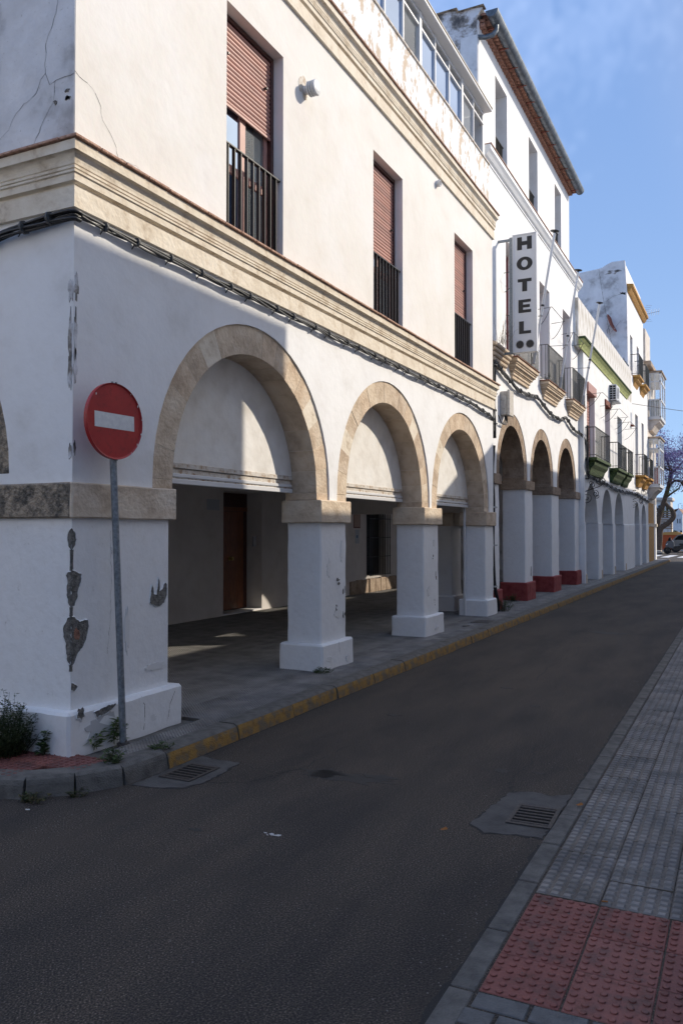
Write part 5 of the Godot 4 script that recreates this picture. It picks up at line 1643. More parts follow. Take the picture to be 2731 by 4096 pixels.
# ------------------------------------------------------------------ houses on the shaded side, right of the camera
func opposite_houses() -> void:
	var X := 1.62
	var q := [
		[-9.0, 13.2, [Vector2(-9, 0), Vector2(13.2, 0), Vector2(13.2, 8.86), Vector2(-9, 8.98)], "opposite_house", "tall white house across the street, beside the camera"],
		[13.22, 18.0, [Vector2(13.22, 0), Vector2(18.0, 0), Vector2(18.0, 6.84), Vector2(13.22, 6.84)], "opposite_house", "low white house across the street with flat roof"],
		[18.02, 34.0, [Vector2(18.02, 0), Vector2(34, 0), Vector2(34, 8.34), Vector2(21.3, 8.40), Vector2(18.02, 6.85)], "opposite_house", "white house across the street with sloping shoulder gable"],
		[34.02, 54.3, [Vector2(34.02, 0), Vector2(54.3, 0), Vector2(54.3, 8.42), Vector2(34.02, 8.42)], "opposite_house", "white house across the street at the far corner"]]
	var sh := thing("unseen_bounce_house", "unseen white house across the side street, added behind the camera to bounce sunlight", "house")  # unseen house, added so its sunlit wall throws light on the corner building
	var sb := bx(V(-14.0, 0, -16.0), V(-1.2, 8.6, -4.3))
	part(sh, "body", sb, M.plaster_white)
	part(sh, "roof", bx(V(-14.2, 8.6, -16.2), V(-1.0, 8.8, -4.1), 0.02), M.terracotta)
	for k in 3:
		for y in [0.9, 4.4]:
			part(sh, "window", bx(V(-1.3, y, -7.6 - k * 2.8), V(-1.18, y + 1.7, -6.5 - k * 2.8)), M.dark_wood)
	place(sh, V(-7.6, 0, -10))
	for h in q:
		var t := thing(h[3], h[4], "house", "houses on the opposite side of the street")
		var b := MB.new()
		b.ex(PackedVector2Array(h[2]), X + 0.3, X + 7.0)
		part(t, "body", b, M.plaster_white)
		# street front with window openings
		var hs := []
		var s: float = h[0] + 1.2
		while s < h[1] - 2.0:
			for y in [0.9, 4.0]:
				hs.append([s, s + 1.0, y + 0.05 if y > 1 else 0.2, y + 1.9])
			s += 2.6
		var top := 6.0
		b = MB.new()
		b.holes(h[0] + 0.001, h[1] - 0.001, 0.0, top, hs, X + 0.3 - 0.001, X)
		part(t, "front", b, M.plaster_white)
		var up := PackedVector2Array()
		for v in h[2]:
			up.append(Vector2(v.x, maxf(v.y, top)))
		b = MB.new()
		b.ex(up, X, X + 0.299)
		part(t, "upper_front", b, M.plaster_white)
		for w in hs:
			part(t, "window" if w[2] > 1 else "door", bx(V(w[0], w[2], X + 0.2), V(w[1], w[3], X + 0.28)), M.dark_wood)
		place(t, V((h[0] + h[1]) / 2, 0, X + 3.5))

# ------------------------------------------------------------------ street objects
func no_entry_sign() -> void:
	var t := thing("no_entry_sign", "red round no entry sign with white bar on leaning steel pole", "sign")
	var base := V(4.885, PAVE, -4.26)
	var top := V(4.725, 2.79, -4.262)
	var b := MB.new()
	b.tube([base - Vector3(0, 0.05, 0), base.lerp(top, 0.5), top], 0.026, 16)
	part(t, "pole", b, M.galvanised)
	var c := V(4.725, 2.567, -4.222)
	var d := Vector3(1, 0.0, 0.05).normalized()
	b = MB.new()
	b.lathe(c, d, [Vector2(0.0, 0.0), Vector2(0.272, 0.0), Vector2(0.283, 0.004), Vector2(0.285, 0.012), Vector2(0.285, -0.016), Vector2(0.272, -0.016), Vector2(0.27, -0.006), Vector2(0, -0.006)], 56)
	var disc := part(t, "disc", b, M.sign_red)
	b = MB.new()
	b.lathe(c, d, [Vector2(0.278, 0.003), Vector2(0.285, 0.010), Vector2(0.2865, 0.004), Vector2(0.2865, -0.020)], 56)
	part(disc, "rim", b, M.sign_red)
	var u := Vector3(0, 0, 1)
	u = (u - d * u.dot(d)).normalized()
	var up := Vector3(0, 1, 0.03).normalized()
	b = MB.new()
	var hw := 0.203
	var hh := 0.057
	var o := c + d * 0.0025
	b.quad(o + u * hw + up * hh, o - u * hw + up * hh, o - u * hw - up * hh, o + u * hw - up * hh, d)
	part(t, "white_bar", b, M.sign_white)
	for q in [[0.29, -0.02], [0.288, 0.02], [-0.288, -0.03], [-0.285, 0.03]]:
		part(t, "bolt", bx(c + Vector3(-0.012, q[0] - 0.007, q[1] - 0.006), c + Vector3(0.0, q[0] + 0.007, q[1] + 0.006)), M.galvanised)
	for q in [[2.6, 0.282, 0.010], [3.0, 0.284, 0.006], [3.4, 0.283, 0.012], [3.75, 0.278, 0.009], [4.1, 0.281, 0.006], [0.75, 0.27, 0.008], [2.2, 0.282, 0.005]]:
		var cb := MB.new()
		var cc: Vector3 = c + d * 0.0125 + (-u * cos(q[0] + PI) + up * sin(q[0])) * (q[1] - 0.006)
		var pts := []
		for k in 7:
			pts.append(cc + (u * cos(TAU * k / 7.0) + up * 1.8 * sin(TAU * k / 7.0)) * q[2] * rng.randf_range(0.3, 0.7))
		for k in range(1, 6):
			cb.ft(pts[0], pts[k], pts[k + 1], d)
		part(t, "paint_chip", cb, M.sign_white)
	for y in [2.42, 2.70]:
		part(t, "clamp", bx(V(4.685, y, -4.29), V(4.775, y + 0.03, -4.231), 0.004), M.galvanised)
	b = MB.new()
	b.lathe(base, Vector3.UP, [Vector2(0.05, -0.01), Vector2(0.045, 0.006), Vector2(0.028, 0.012), Vector2(0.026, 0.03)], 16)
	part(t, "collar", b, M.cast_iron)
	place(t, base)

func hotel_sign() -> void:
	var t := thing("hotel_sign", "white upright HOTEL sign with black letters and two spiky suns", "sign")
	var s := 16.60
	var x0 := -4.26
	var x1 := -3.765
	var y0 := 5.40
	var y1 := 7.85
	part(t, "panel", bx(V(s, y0 + 0.02, x0 + 0.02), V(s + 0.11, y1 - 0.02, x1 - 0.02)), M.panel_white)
	var b := MB.new()
	for q in [[x0, x0 + 0.03, y0, y1], [x1 - 0.03, x1, y0, y1], [x0 + 0.03, x1 - 0.03, y1 - 0.03, y1], [x0 + 0.03, x1 - 0.03, y0, y0 + 0.03]]:
		b.box(V(s - 0.012, q[2], q[0]), V(s + 0.125, q[3], q[1]), 0.004)
	part(t, "frame", b, M.alu_white)
	var cx := (x0 + x1) / 2 + 0.003
	var k := 0.0
	var F := func(name_: String, polys: Array, cyy: float) -> void:
		var m := MB.new()
		for p in polys:
			var pp := PackedVector2Array()
			for v in p:
				pp.append(Vector2(cx + v.x, cyy + v.y))
			m.es(pp, s - 0.006, s - 0.0005)
		part(t, name_, m, M.letter_black)
	var rect := func(a: float, c: float, d: float, e: float) -> Array: return [Vector2(a, d), Vector2(c, d), Vector2(c, e), Vector2(a, e)]
	F.call("letter_h", [rect.call(-0.15, -0.052, -0.132, 0.132), rect.call(0.052, 0.15, -0.132, 0.132), rect.call(-0.0519, 0.0519, -0.04, 0.04)], y1 - 0.20)
	var ring := []
	for i in 33:
		var a := TAU * i / 32
		ring.append(Vector2(0.163 * cos(a), 0.137 * sin(a)))
	for i in 33:
		var a := TAU - TAU * i / 32
		ring.append(Vector2(0.066 * cos(a), 0.078 * sin(a)))
	# the ring is made of two halves so that it has no slit
	var h1 := []
	var h2 := []
	for i in 17:
		var a := PI * i / 16
		h1.append(Vector2(0.163 * cos(a), 0.137 * sin(a)))
		h2.append(Vector2(-0.163 * cos(a), -0.137 * sin(a)))
	for i in 17:
		var a := PI - PI * i / 16
		h1.append(Vector2(0.066 * cos(a), 0.078 * sin(a)))
		h2.append(Vector2(-0.066 * cos(a), -0.078 * sin(a)))
	F.call("letter_o", [h1, h2], y1 - 0.62)
	F.call("letter_t", [rect.call(-0.142, 0.142, 0.066, 0.13), rect.call(-0.05, 0.05, -0.13, 0.0659)], y1 - 1.065)
	F.call("letter_e", [rect.call(-0.13, -0.035, -0.135, 0.135), rect.call(-0.0349, 0.125, 0.077, 0.135), rect.call(-0.0349, 0.105, -0.03, 0.03), rect.call(-0.0349, 0.13, -0.135, -0.075)], y1 - 1.50)
	F.call("letter_l", [rect.call(-0.12, -0.022, -0.128, 0.128), rect.call(-0.0219, 0.125, -0.128, -0.068)], y1 - 1.94)
	for dx in [-0.103, 0.103]:
		var sun := []
		for i in 44:
			var r := 0.091 if i % 2 == 0 else 0.068
			sun.append(Vector2(dx + r * cos(TAU * i / 44), r * sin(TAU * i / 44)))
		F.call("sun_emblem", [sun], y1 - 2.285)
	for y in [y0 - 0.01, y1 - 0.10]:
		b = MB.new()
		b.box(V(s + 0.03, y, XH - 0.02), V(s + 0.08, y + 0.05, x0 + 0.02), 0.006)
		part(t, "bracket", b, M.galvanised)
	part(t, "back_post", bx(V(s + 0.02, y0, x0 - 0.075), V(s + 0.10, y1 - 0.03, x0 - 0.005), 0.006), M.galvanised)
	place(t, V(s, y0, XH))

func flagpole(base: Vector3, top: Vector3, label: String) -> void:
	var t := thing("flagpole", label, "flagpole", "bare flagpoles leaning out from the hotel balconies")
	var d := (top - base).normalized()
	var b := MB.new()
	b.tube([base, top], 0.033, 12, 0.028)
	part(t, "shaft", b, M.pole_white)
	b = MB.new()
	b.lathe(top, d, [Vector2(0.028, -0.02), Vector2(0.034, 0.0), Vector2(0.098, 0.02), Vector2(0.102, 0.032), Vector2(0.05, 0.045), Vector2(0, 0.05)], 20)
	part(t, "finial", b, M.letter_black)
	b = MB.new()
	b.tube([base - d * 0.03, base + d * 0.24], 0.043, 12)
	part(t, "socket", b, M.alu_grey)
	for k in [0.36, 0.44]:
		b = MB.new()
		b.lathe(base.lerp(top, k), d, [Vector2(0.033, -0.02), Vector2(0.041, -0.02), Vector2(0.041, 0.02), Vector2(0.033, 0.02)], 12)
		part(t, "band", b, M.letter_black if k > 0.4 else M.alu_grey)
	b = MB.new()
	b.tube([base.lerp(top, 0.985) + Vector3(0.04, 0, 0), base.lerp(top, 0.6) + Vector3(0.03, 0, 0.05), base.lerp(top, 0.4) + Vector3(0.035, 0, 0.01)], 0.004, 4)
	part(t, "halyard", b, M.pole_white)
	b = MB.new()
	b.tube([base.lerp(top, 0.36), Vector3(XH - 0.01, base.lerp(top, 0.36).y + 0.02, base.z)], 0.008, 5)
	part(t, "stay", b, M.galvanised)
	place(t, base)

func smooth(pts: Array, n := 6) -> Array:
	var out := []
	for i in pts.size() - 1:
		var p0: Vector3 = pts[maxi(i - 1, 0)]
		var p1: Vector3 = pts[i]
		var p2: Vector3 = pts[i + 1]
		var p3: Vector3 = pts[mini(i + 2, pts.size() - 1)]
		for k in n:
			out.append(p1.cubic_interpolate(p2, p0, p3, float(k) / n))
	out.append(pts[-1])
	return out

func cable_bundle(label: String, pts: Array, strands: int, r: float, spread: float, mat: Material, twist: float, clamps := 0.0, sag := 0.0, n := 8) -> void:
	var t := thing("cable_bundle", label, "cable", "cable bundles fixed along the facades")
	var path := smooth(pts, n)
	for k in strands:
		var line := []
		var ph := TAU * k / strands + rng.randf()
		var along := 0.0
		for i in path.size():
			if i > 0:
				along += path[i].distance_to(path[i - 1])
			var d: Vector3 = (path[mini(i + 1, path.size() - 1)] - path[maxi(i - 1, 0)]).normalized()
			var u := (Vector3(1, 0, 0.3) - d * Vector3(1, 0, 0.3).dot(d)).normalized()
			var w := d.cross(u)
			var a := ph + along * twist + 0.6 * sin(along * 1.7 + k)
			var drop := -sag * absf(sin(along * 2.6)) * (0.4 + 0.25 * k)
			line.append(path[i] + (u * cos(a) * 0.6 + w * sin(a)) * spread + Vector3(0, drop, 0))
		var b := MB.new()
		b.tube(line, r, 6)
		part(t, "strand", b, mat if k % 3 else M.cable_black)
	if clamps > 0.0:
		var along := 0.0
		var next := clamps * 0.4
		for i in range(1, path.size()):
			along += path[i].distance_to(path[i - 1])
			if along > next:
				next += clamps
				var d: Vector3 = (path[i] - path[i - 1]).normalized()
				var b := MB.new()
				b.lathe(path[i], d, [Vector2(0.0, -0.008), Vector2(spread + r * 1.7, -0.008), Vector2(spread + r * 1.7, 0.008), Vector2(0, 0.008)], 8)
				b.tube([path[i], path[i] + Vector3(-0.06, -0.06, 0)], 0.006, 4)
				part(t, "clamp", b, M.cable_grey)
	place(t, pts[0])

func cables() -> void:
	cable_bundle("black cable bundle under the cornice on the shaded side wall", [V(4.455, 3.72, -6.2), V(4.445, 3.98, -5.3), V(4.44, 4.05, -4.75), V(4.45, 4.075, -4.42), V(4.52, 4.075, -4.375)], 5, 0.013, 0.03, M.cable_black, 1.5, 0.3, 0.01)
	cable_bundle("black cable bundle sagging along the corner building's long cornice", [V(4.52, 4.075, -4.375), V(6.0, 4.07, -4.37), V(8.0, 4.065, -4.37), V(10.0, 4.06, -4.37), V(12.0, 4.055, -4.37), V(14.0, 4.03, -4.37), V(15.2, 3.97, -4.375), V(15.7, 3.95, -4.42), V(16.0, 4.2, -4.47)], 5, 0.0105, 0.02, M.cable_grey, 4.0, 0.42, 0.012, 12)
	cable_bundle("thick black cables running up the joint between the two buildings", [V(16.0, 3.6, -4.50), V(15.98, 4.1, -4.49), V(15.95, 4.6, -4.48), V(16.0, 5.05, -4.49), V(16.2, 5.16, -4.5)], 6, 0.018, 0.045, M.cable_black, 0.8, 0.6)
	cable_bundle("twisted grey cable bundle hanging below the hotel balconies", [V(16.2, 5.16, -4.5), V(17.0, 5.02, -4.5), V(18.3, 4.88, -4.5), V(19.9, 4.98, -4.5), V(21.2, 4.80, -4.5), V(22.6, 4.78, -4.5), V(23.4, 4.92, -4.5), V(24.6, 4.72, -4.5), V(25.6, 4.7, -4.48), V(25.95, 4.4, -4.38), V(26.0, 3.9, -4.37)], 7, 0.013, 0.034, M.cable_grey, 5.0, 0.8, 0.015, 10)
	cable_bundle("black cable bundle running down beside the green balcony", [V(26.0, 5.0, -4.36), V(26.05, 4.3, -4.36), V(25.9, 3.7, -4.34), V(26.3, 3.45, -4.34), V(29.0, 3.4, -4.36), V(33.0, 3.3, -4.36), V(36.5, 3.35, -4.36), V(40.0, 3.35, -4.38), V(44.0, 3.2, -4.4)], 6, 0.014, 0.035, M.cable_black, 2.0, 1.0, 0.04, 8)
	for q in [[7.36, -4.5, 4.0, 0.12], [5.45, -4.4, 4.0, 0.05], [4.74, -4.4, 4.0, 0.05]]:
		var t := thing("overhead_cable", ["black overhead cable crossing the sky above the bay windows", "black overhead cable crossing in front of the jacaranda", "lowest black overhead cable crossing the street"][[7.36, 5.45, 4.74].find(q[0])], "cable", "overhead cables across the street")
		var pts := []
		var sz := 37.9 if q[0] > 7 else 50.0
		for k in 13:
			var f := k / 12.0
			pts.append(V(sz + f * (60.0 - sz) * 0.4, q[0] - 0.25 * sin(PI * f), lerpf(q[1], 3.5, f)))
		var b := MB.new()
		b.tube(pts, 0.018 if q[0] < 7 else 0.012, 5)
		part(t, "strand", b, M.cable_black)
		place(t, pts[0])

func wall_fittings() -> void:
	var t := thing("junction_box", "dirty cream electrical box on the wall between cables and arch", "box")
	part(t, "case", bx(V(16.74, 4.16, XH - 0.01), V(17.06, 4.66, XH + 0.15), 0.02), M.box_plastic)
	part(t, "cover", bx(V(16.72, 4.14, XH + 0.15), V(17.08, 4.685, XH + 0.20), 0.016), M.box_plastic)
	var b := MB.new()
	for k in 3:
		b.tube(smooth([V(16.8 + k * 0.08, 4.16, XH + 0.08), V(16.8 + k * 0.08, 4.04 - 0.02 * k, XH + 0.08), V(16.6, 3.97, XH + 0.07), V(16.35, 4.1, XH + 0.07)], 5), 0.012, 6)
	part(t, "lead", b, M.cable_black)
	place(t, V(16.9, 4.14, XH))
	t = thing("wall_conduit", "black cable conduit clipped to the pillar edge down to the pavement", "conduit")
	b = MB.new()
	b.tube(smooth([V(16.0, 3.45, -4.50), V(15.95, 2.9, -4.52), V(15.98, 2.36, -4.505), V(15.94, 1.85, -4.505), V(15.92, 1.44, -4.505), V(15.98, 0.82, -4.5), V(16.02, 0.6, -4.49), V(16.12, 0.3, -4.46), V(16.13, 0.13, -4.46)], 6), 0.036, 10)
	part(t, "pipe", b, M.cable_black)
	for y in [2.2, 1.44, 0.62]:
		part(t, "clip", bx(V(15.86, y, -4.56), V(16.08, y + 0.03, -4.455), 0.004), M.alu_grey)
	place(t, V(16.13, PAVE, -4.46))
	t = thing("downpipe", "narrow pale pipe running down the joint beside the hotel", "pipe")
	b = MB.new()
	b.tube([V(15.80, 9.0, -4.53), V(15.80, 6.9, -4.53), V(15.82, 4.3, -4.53), V(15.80, 2.95, -4.53), V(15.9, 2.45, -4.515)], 0.032, 8)
	part(t, "pipe", b, M.lintel_dirty)
	for y in [8.2, 7.0, 6.1, 4.6, 3.5]:
		part(t, "clip", bx(V(15.75, y, -4.575), V(15.86, y + 0.025, -4.49)), M.alu_grey)
	place(t, V(15.8, 2.45, -4.53))
	# air conditioners
	for q in [[V(31.0, 6.5, -4.42), 0.0, "boxy white air conditioner on the white wall under green cornice", 0.85, 0.26, 0.58], [V(37.55, 6.36, -4.75), 1.0, "small white air conditioner on the grey side wall above rusty bracket", 0.30, 0.36, 0.52]]:
		var a := thing("air_conditioner", q[2], "air conditioner", "air conditioners on the houses")
		var l: float = q[3]
		var d: float = q[4]
		var h: float = q[5]
		var o: Vector3 = q[0]
		if q[1] > 0.5:
			part(a, "case", bx(o + Vector3(0, 0, 0.0), o + Vector3(d, h, l), 0.015), M.alu_white)
			var gm := bx(Vector3(0, 0, 0), Vector3(0.13, 0.02, 0.006)).mesh()
			for r in 11:
				for k in 2:
					put(a, "grille_slot", gm, M.rubber, o + Vector3(0.035 + k * 0.15, 0.04 + r * 0.042, l))
			part(a, "bracket", bx(o + Vector3(-0.1, -0.08, 0), o + Vector3(d + 0.1, -0.03, l + 0.1)), M.rust_red)
		else:
			part(a, "case", bx(o, o + Vector3(d, h, -l), 0.015), M.alu_white)
			var gm := bx(Vector3(0, 0, 0), Vector3(0.09, 0.066, 0.006)).mesh()
			for r in 6:
				for k in 2:
					put(a, "grille_slot", gm, M.rubber, o + Vector3(0.03 + k * 0.11, 0.04 + r * 0.086, 0))
			b = MB.new()
			b.lathe(o + Vector3(d, h * 0.5, -l * 0.4), Vector3.RIGHT, [Vector2(0.22, 0.0), Vector2(0.22, 0.015), Vector2(0.19, 0.02), Vector2(0.19, 0.004), Vector2(0, 0.004)], 20)
			part(a, "fan_guard", b, M.alu_grey)
			part(a, "bracket", bx(o + Vector3(-0.02, -0.05, -0.1), o + Vector3(d + 0.06, -0.01, -l + 0.1)), M.alu_grey)
		place(a, o)
	# satellite dish on the side wall
	t = thing("satellite_dish", "rust red satellite dish seen edge on against soiled wall", "dish")
	b = MB.new()
	var dc := Vector3(-5.2, 10.85, -37.3)
	var da := Vector3(0.9, 0.36, 0.14).normalized()
	b.lathe(dc, da, [Vector2(0, -0.06), Vector2(0.22, -0.035), Vector2(0.38, 0.0), Vector2(0.44, 0.03), Vector2(0.43, 0.035), Vector2(0.2, -0.02), Vector2(0, -0.045)], 24)
	part(t, "reflector", b, M.rust_red)
	b = MB.new()
	b.tube([dc - da * 0.05, Vector3(-5.4, 10.6, -37.45), Vector3(-5.4, 10.5, -37.6)], 0.02, 6)
	b.tube([dc + Vector3(0, -0.4, 0.05), dc + da * 0.45 + Vector3(0, -0.1, 0)], 0.01, 5)
	part(t, "mount", b, M.alu_grey)
	place(t, Vector3(-5.4, 10.5, -37.6))
	# roof aerial
	t = thing("television_aerial", "thin rooftop television aerial beyond the ochre cornice", "aerial")
	b = MB.new()
	var ac := V(43.6, 12.55, -4.25)
	b.tube([V(43.6, 12.2, -4.55), ac + Vector3(-0.3, 0.2, 0)], 0.015, 5)
	b.tube([ac + Vector3(-0.35, 0.1, 0), ac + Vector3(0.5, 0.2, 0)], 0.012, 5)
	part(t, "boom", b, M.alu_grey)
	for k in 6:
		b = MB.new()
		b.tube([ac + Vector3(-0.1 + k * 0.11, 0.0, 0.1), ac + Vector3(-0.1 + k * 0.11, 0.34, -0.05)], 0.007, 4)
		part(t, "element", b, M.alu_grey)
	for sg in [-1.0, 1.0]:
		for k in 4:
			b = MB.new()
			b.tube([ac + Vector3(-0.32 + k * 0.06, 0.12 + sg * (0.15 + k * 0.09), 0.1), ac + Vector3(-0.05 + k * 0.06, 0.15 + sg * (0.12 + k * 0.09), -0.1)], 0.007, 4)
			part(t, "reflector_bar", b, M.alu_grey)
	place(t, V(43.6, 12.2, -4.55))
	# two wrought iron scroll brackets
	for q in [[25.95, 2.78, "near wrought iron scroll bracket under the green balcony"], [37.95, 2.95, "far wrought iron scroll bracket on the white pier"]]:
		t = thing("scroll_bracket", q[2], "bracket", "wrought iron scroll brackets")
		var o := V(q[0], q[1], -4.40)
		var curl := func(cx: float, cy: float, r0: float, turns: float, a0: float, dir: float) -> Array:
			var pts := []
			var n := int(turns * 18)
			for k in n + 1:
				var f := float(k) / n
				var r := r0 * (1.0 - 0.85 * f)
				var a := a0 + dir * turns * TAU * f
				pts.append(o + Vector3(cx + r * cos(a), cy + r * sin(a), 0))
			return pts
		for c in [[0.02, -0.02, 0.19, 1.8, PI * 0.7, 1.0], [0.42, 0.48, 0.16, 1.8, PI * 1.7, 1.0], [0.20, 0.36, 0.10, 1.5, PI * 1.5, -1.0], [0.28, 0.10, 0.10, 1.5, PI * 0.5, -1.0], [0.15, 0.42, 0.07, 1.4, 0.0, 1.0], [0.33, 0.02, 0.07, 1.4, PI, 1.0]]:
			b = MB.new()
			b.tube(curl.call(c[0], c[1], c[2], c[3], c[4], c[5]), 0.011, 5)
			part(t, "scroll", b, M.iron_black)
		b = MB.new()
		b.tube(smooth([o + Vector3(-0.13, 0.1, 0), o + Vector3(0.02, 0.19, 0), o + Vector3(0.25, 0.27, 0), o + Vector3(0.45, 0.35, 0), o + Vector3(0.58, 0.5, 0)], 6), 0.013, 5)
		part(t, "stem", b, M.iron_black)
		part(t, "wall_plate", bx(o + Vector3(-0.05, 0.55, -0.02), o + Vector3(0.1, 0.585, 0.02)), M.iron_black)
		place(t, o)
	# plates and posters in the dark arcade
	t = thing("hotel_plaque", "blue enamel hotel plaque with white H in the arcade", "plaque")
	part(t, "plate", bx(V(18.66, 2.26, -8.88), V(19.05, 2.72, -8.855), 0.003), M.blue_enamel)
	b = MB.new()
	b.box(V(18.78, 2.44, -8.854), V(18.81, 2.62, -8.852))
	b.box(V(18.90, 2.44, -8.854), V(18.93, 2.62, -8.852))
	b.box(V(18.811, 2.52, -8.854), V(18.899, 2.54, -8.852))
	b.box(V(18.68, 2.335, -8.854), V(19.03, 2.345, -8.852))
	part(t, "lettering", b, M.white_paint)
	place(t, V(18.85, 2.26, -8.87))
	t = thing("framed_poster", "brown framed tan poster below the blue plaque", "poster")
	part(t, "frame", bx(V(18.66, 1.81, -8.88), V(19.05, 2.22, -8.86), 0.003), M.poster_brown)
	part(t, "sheet", bx(V(18.69, 1.84, -8.87), V(19.02, 2.19, -8.857)), M.poster_tan)
	place(t, V(18.85, 1.81, -8.87))
	t = thing("small_notice", "small pale blue notice below the tan poster", "notice")
	part(t, "sheet", bx(V(18.75, 1.42, -8.88), V(18.98, 1.77, -8.862)), M.poster_pale)
	b = MB.new()
	b.box(V(18.82, 1.56, -8.861), V(18.90, 1.63, -8.859))
	part(t, "emblem", b, M.blue_enamel)
	place(t, V(18.85, 1.42, -8.87))
	# litter
	t = thing("paper_scrap", "crumpled white paper scrap on the pavement by third pier", "litter")
	b = MB.new()
	var p0 := V(13.2, PAVE + 0.008, -4.26)
	b.quad(p0, p0 + Vector3(0.05, 0.012, -0.12), p0 + Vector3(0.09, 0.002, -0.38), p0 + Vector3(0.03, 0.0, -0.3), Vector3.UP)
	b.quad(p0 + Vector3(-0.06, 0.0, -0.1), p0 + Vector3(0, 0.02, -0.05), p0 + Vector3(0.04, 0.01, -0.3), p0 + Vector3(-0.01, 0.002, -0.32), Vector3.UP)
	part(t, "sheet", b, M.paper)
	place(t, p0)
	var li := 0
	for q in [[-1.62, 4.58, 0.0, "curled orange leaf on the asphalt in front of the right drain"], [-0.98, 5.33, 0.012, "brown curled leaf lying on the right kerb"], [-0.62, 4.0, 0.012, "cigarette end on the edge of the red tiles"], [-4.05, 3.75, 0.0, "cigarette end in the gutter by the dark kerb"]]:
		t = thing("dry_leaf" if li < 2 else "cigarette_end", q[3], "litter", "litter on the ground")
		b = MB.new()
		var lo := V(q[1], q[2] + 0.003, q[0])
		if li < 2:
			b.quad(lo, lo + Vector3(0.014, 0.006, -0.012), lo + Vector3(0.04, 0.002, -0.008), lo + Vector3(0.016, 0.0, 0.008), Vector3.UP)
			b.quad(lo + Vector3(0.014, 0.006, -0.012), lo + Vector3(0.03, 0.014, -0.022), lo + Vector3(0.045, 0.006, -0.014), lo + Vector3(0.04, 0.002, -0.008), Vector3.UP)
			part(t, "blade", b, M.dry_leaf)
		else:
			b.tube([lo + Vector3(0, 0.003, 0), lo + Vector3(0.026, 0.003, -0.008)], 0.004, 8)
			part(t, "stub", b, M.dry_leaf if li == 2 else M.paper)
		place(t, lo)
		li += 1
	t = thing("manhole_cover", "dark metal service cover in the pavement past third pier", "cover")
	part(t, "lid", bx(V(13.95, PAVE - 0.01, -4.36), V(14.4, PAVE + 0.008, -4.03), 0.004), M.cast_iron)
	place(t, V(14.2, PAVE, -4.2))

# ------------------------------------------------------------------ plants
func leaf(b: MB, at: Vector3, d: Vector3, side: Vector3, l: float, w: float, c: Color) -> void:
	b.col = c
	var tip := at + d * l + Vector3(0, -0.15 * l, 0)
	var mid := at + d * l * 0.5 + Vector3(0, 0.02 * l, 0)
	var nn := d.cross(side).normalized()
	b.ft(at, mid + side * w, tip, nn)
	b.ft(at, tip, mid - side * w, nn)

func plant(called: String, label: String, at: Vector3, stems: int, h: float, spread: float, leaves: int, ll: float, lw: float, c0: Color, c1: Color, seed_: int) -> void:
	var t := thing(called, label, "plant", "weeds growing along the kerb and walls")
	var r := RandomNumberGenerator.new()
	r.seed = seed_
	var sb := MB.new()
	var b := MB.new()
	sb.tinted = true
	b.tinted = true
	for k in stems:
		var az := r.randf() * TAU
		var rad := spread * sqrt(r.randf())
		var base := Vector3(cos(az) * rad * 0.45, -0.01, sin(az) * rad * 0.45)
		var top := Vector3(cos(az) * rad, h * r.randf_range(0.55, 1.0) * (1.0 - 0.35 * rad / maxf(spread, 0.01)), sin(az) * rad)
		var pts := []
		for i in 6:
			var f := i / 5.0
			pts.append(base.lerp(top, f) + Vector3(r.randf_range(-1, 1), 0, r.randf_range(-1, 1)) * 0.05 * h * f + Vector3(0, -0.12 * h * f * f * (rad / maxf(spread, 0.01)), 0))
		sb.col = c0.darkened(0.1)
		sb.tube(pts, 0.0022 + 0.006 * h * 0.3, 4, 0.0012)
		for i in leaves:
			var f := r.randf_range(0.12, 1.0)
			var p: Vector3 = pts[int(f * 4.99)].lerp(pts[mini(int(f * 4.99) + 1, 5)], fmod(f * 4.99, 1.0))
			var a := r.randf() * TAU
			var d := Vector3(cos(a), r.randf_range(-0.1, 0.8), sin(a)).normalized()
			leaf(b, p, d, d.cross(Vector3.UP).normalized(), ll * r.randf_range(0.5, 1.1), lw * r.randf_range(0.6, 1.1), c0.lerp(c1, r.randf()))
	part(t, "stems", sb, M.leaf_green)
	part(t, "foliage", b, M.leaf_green)
	t.position = at

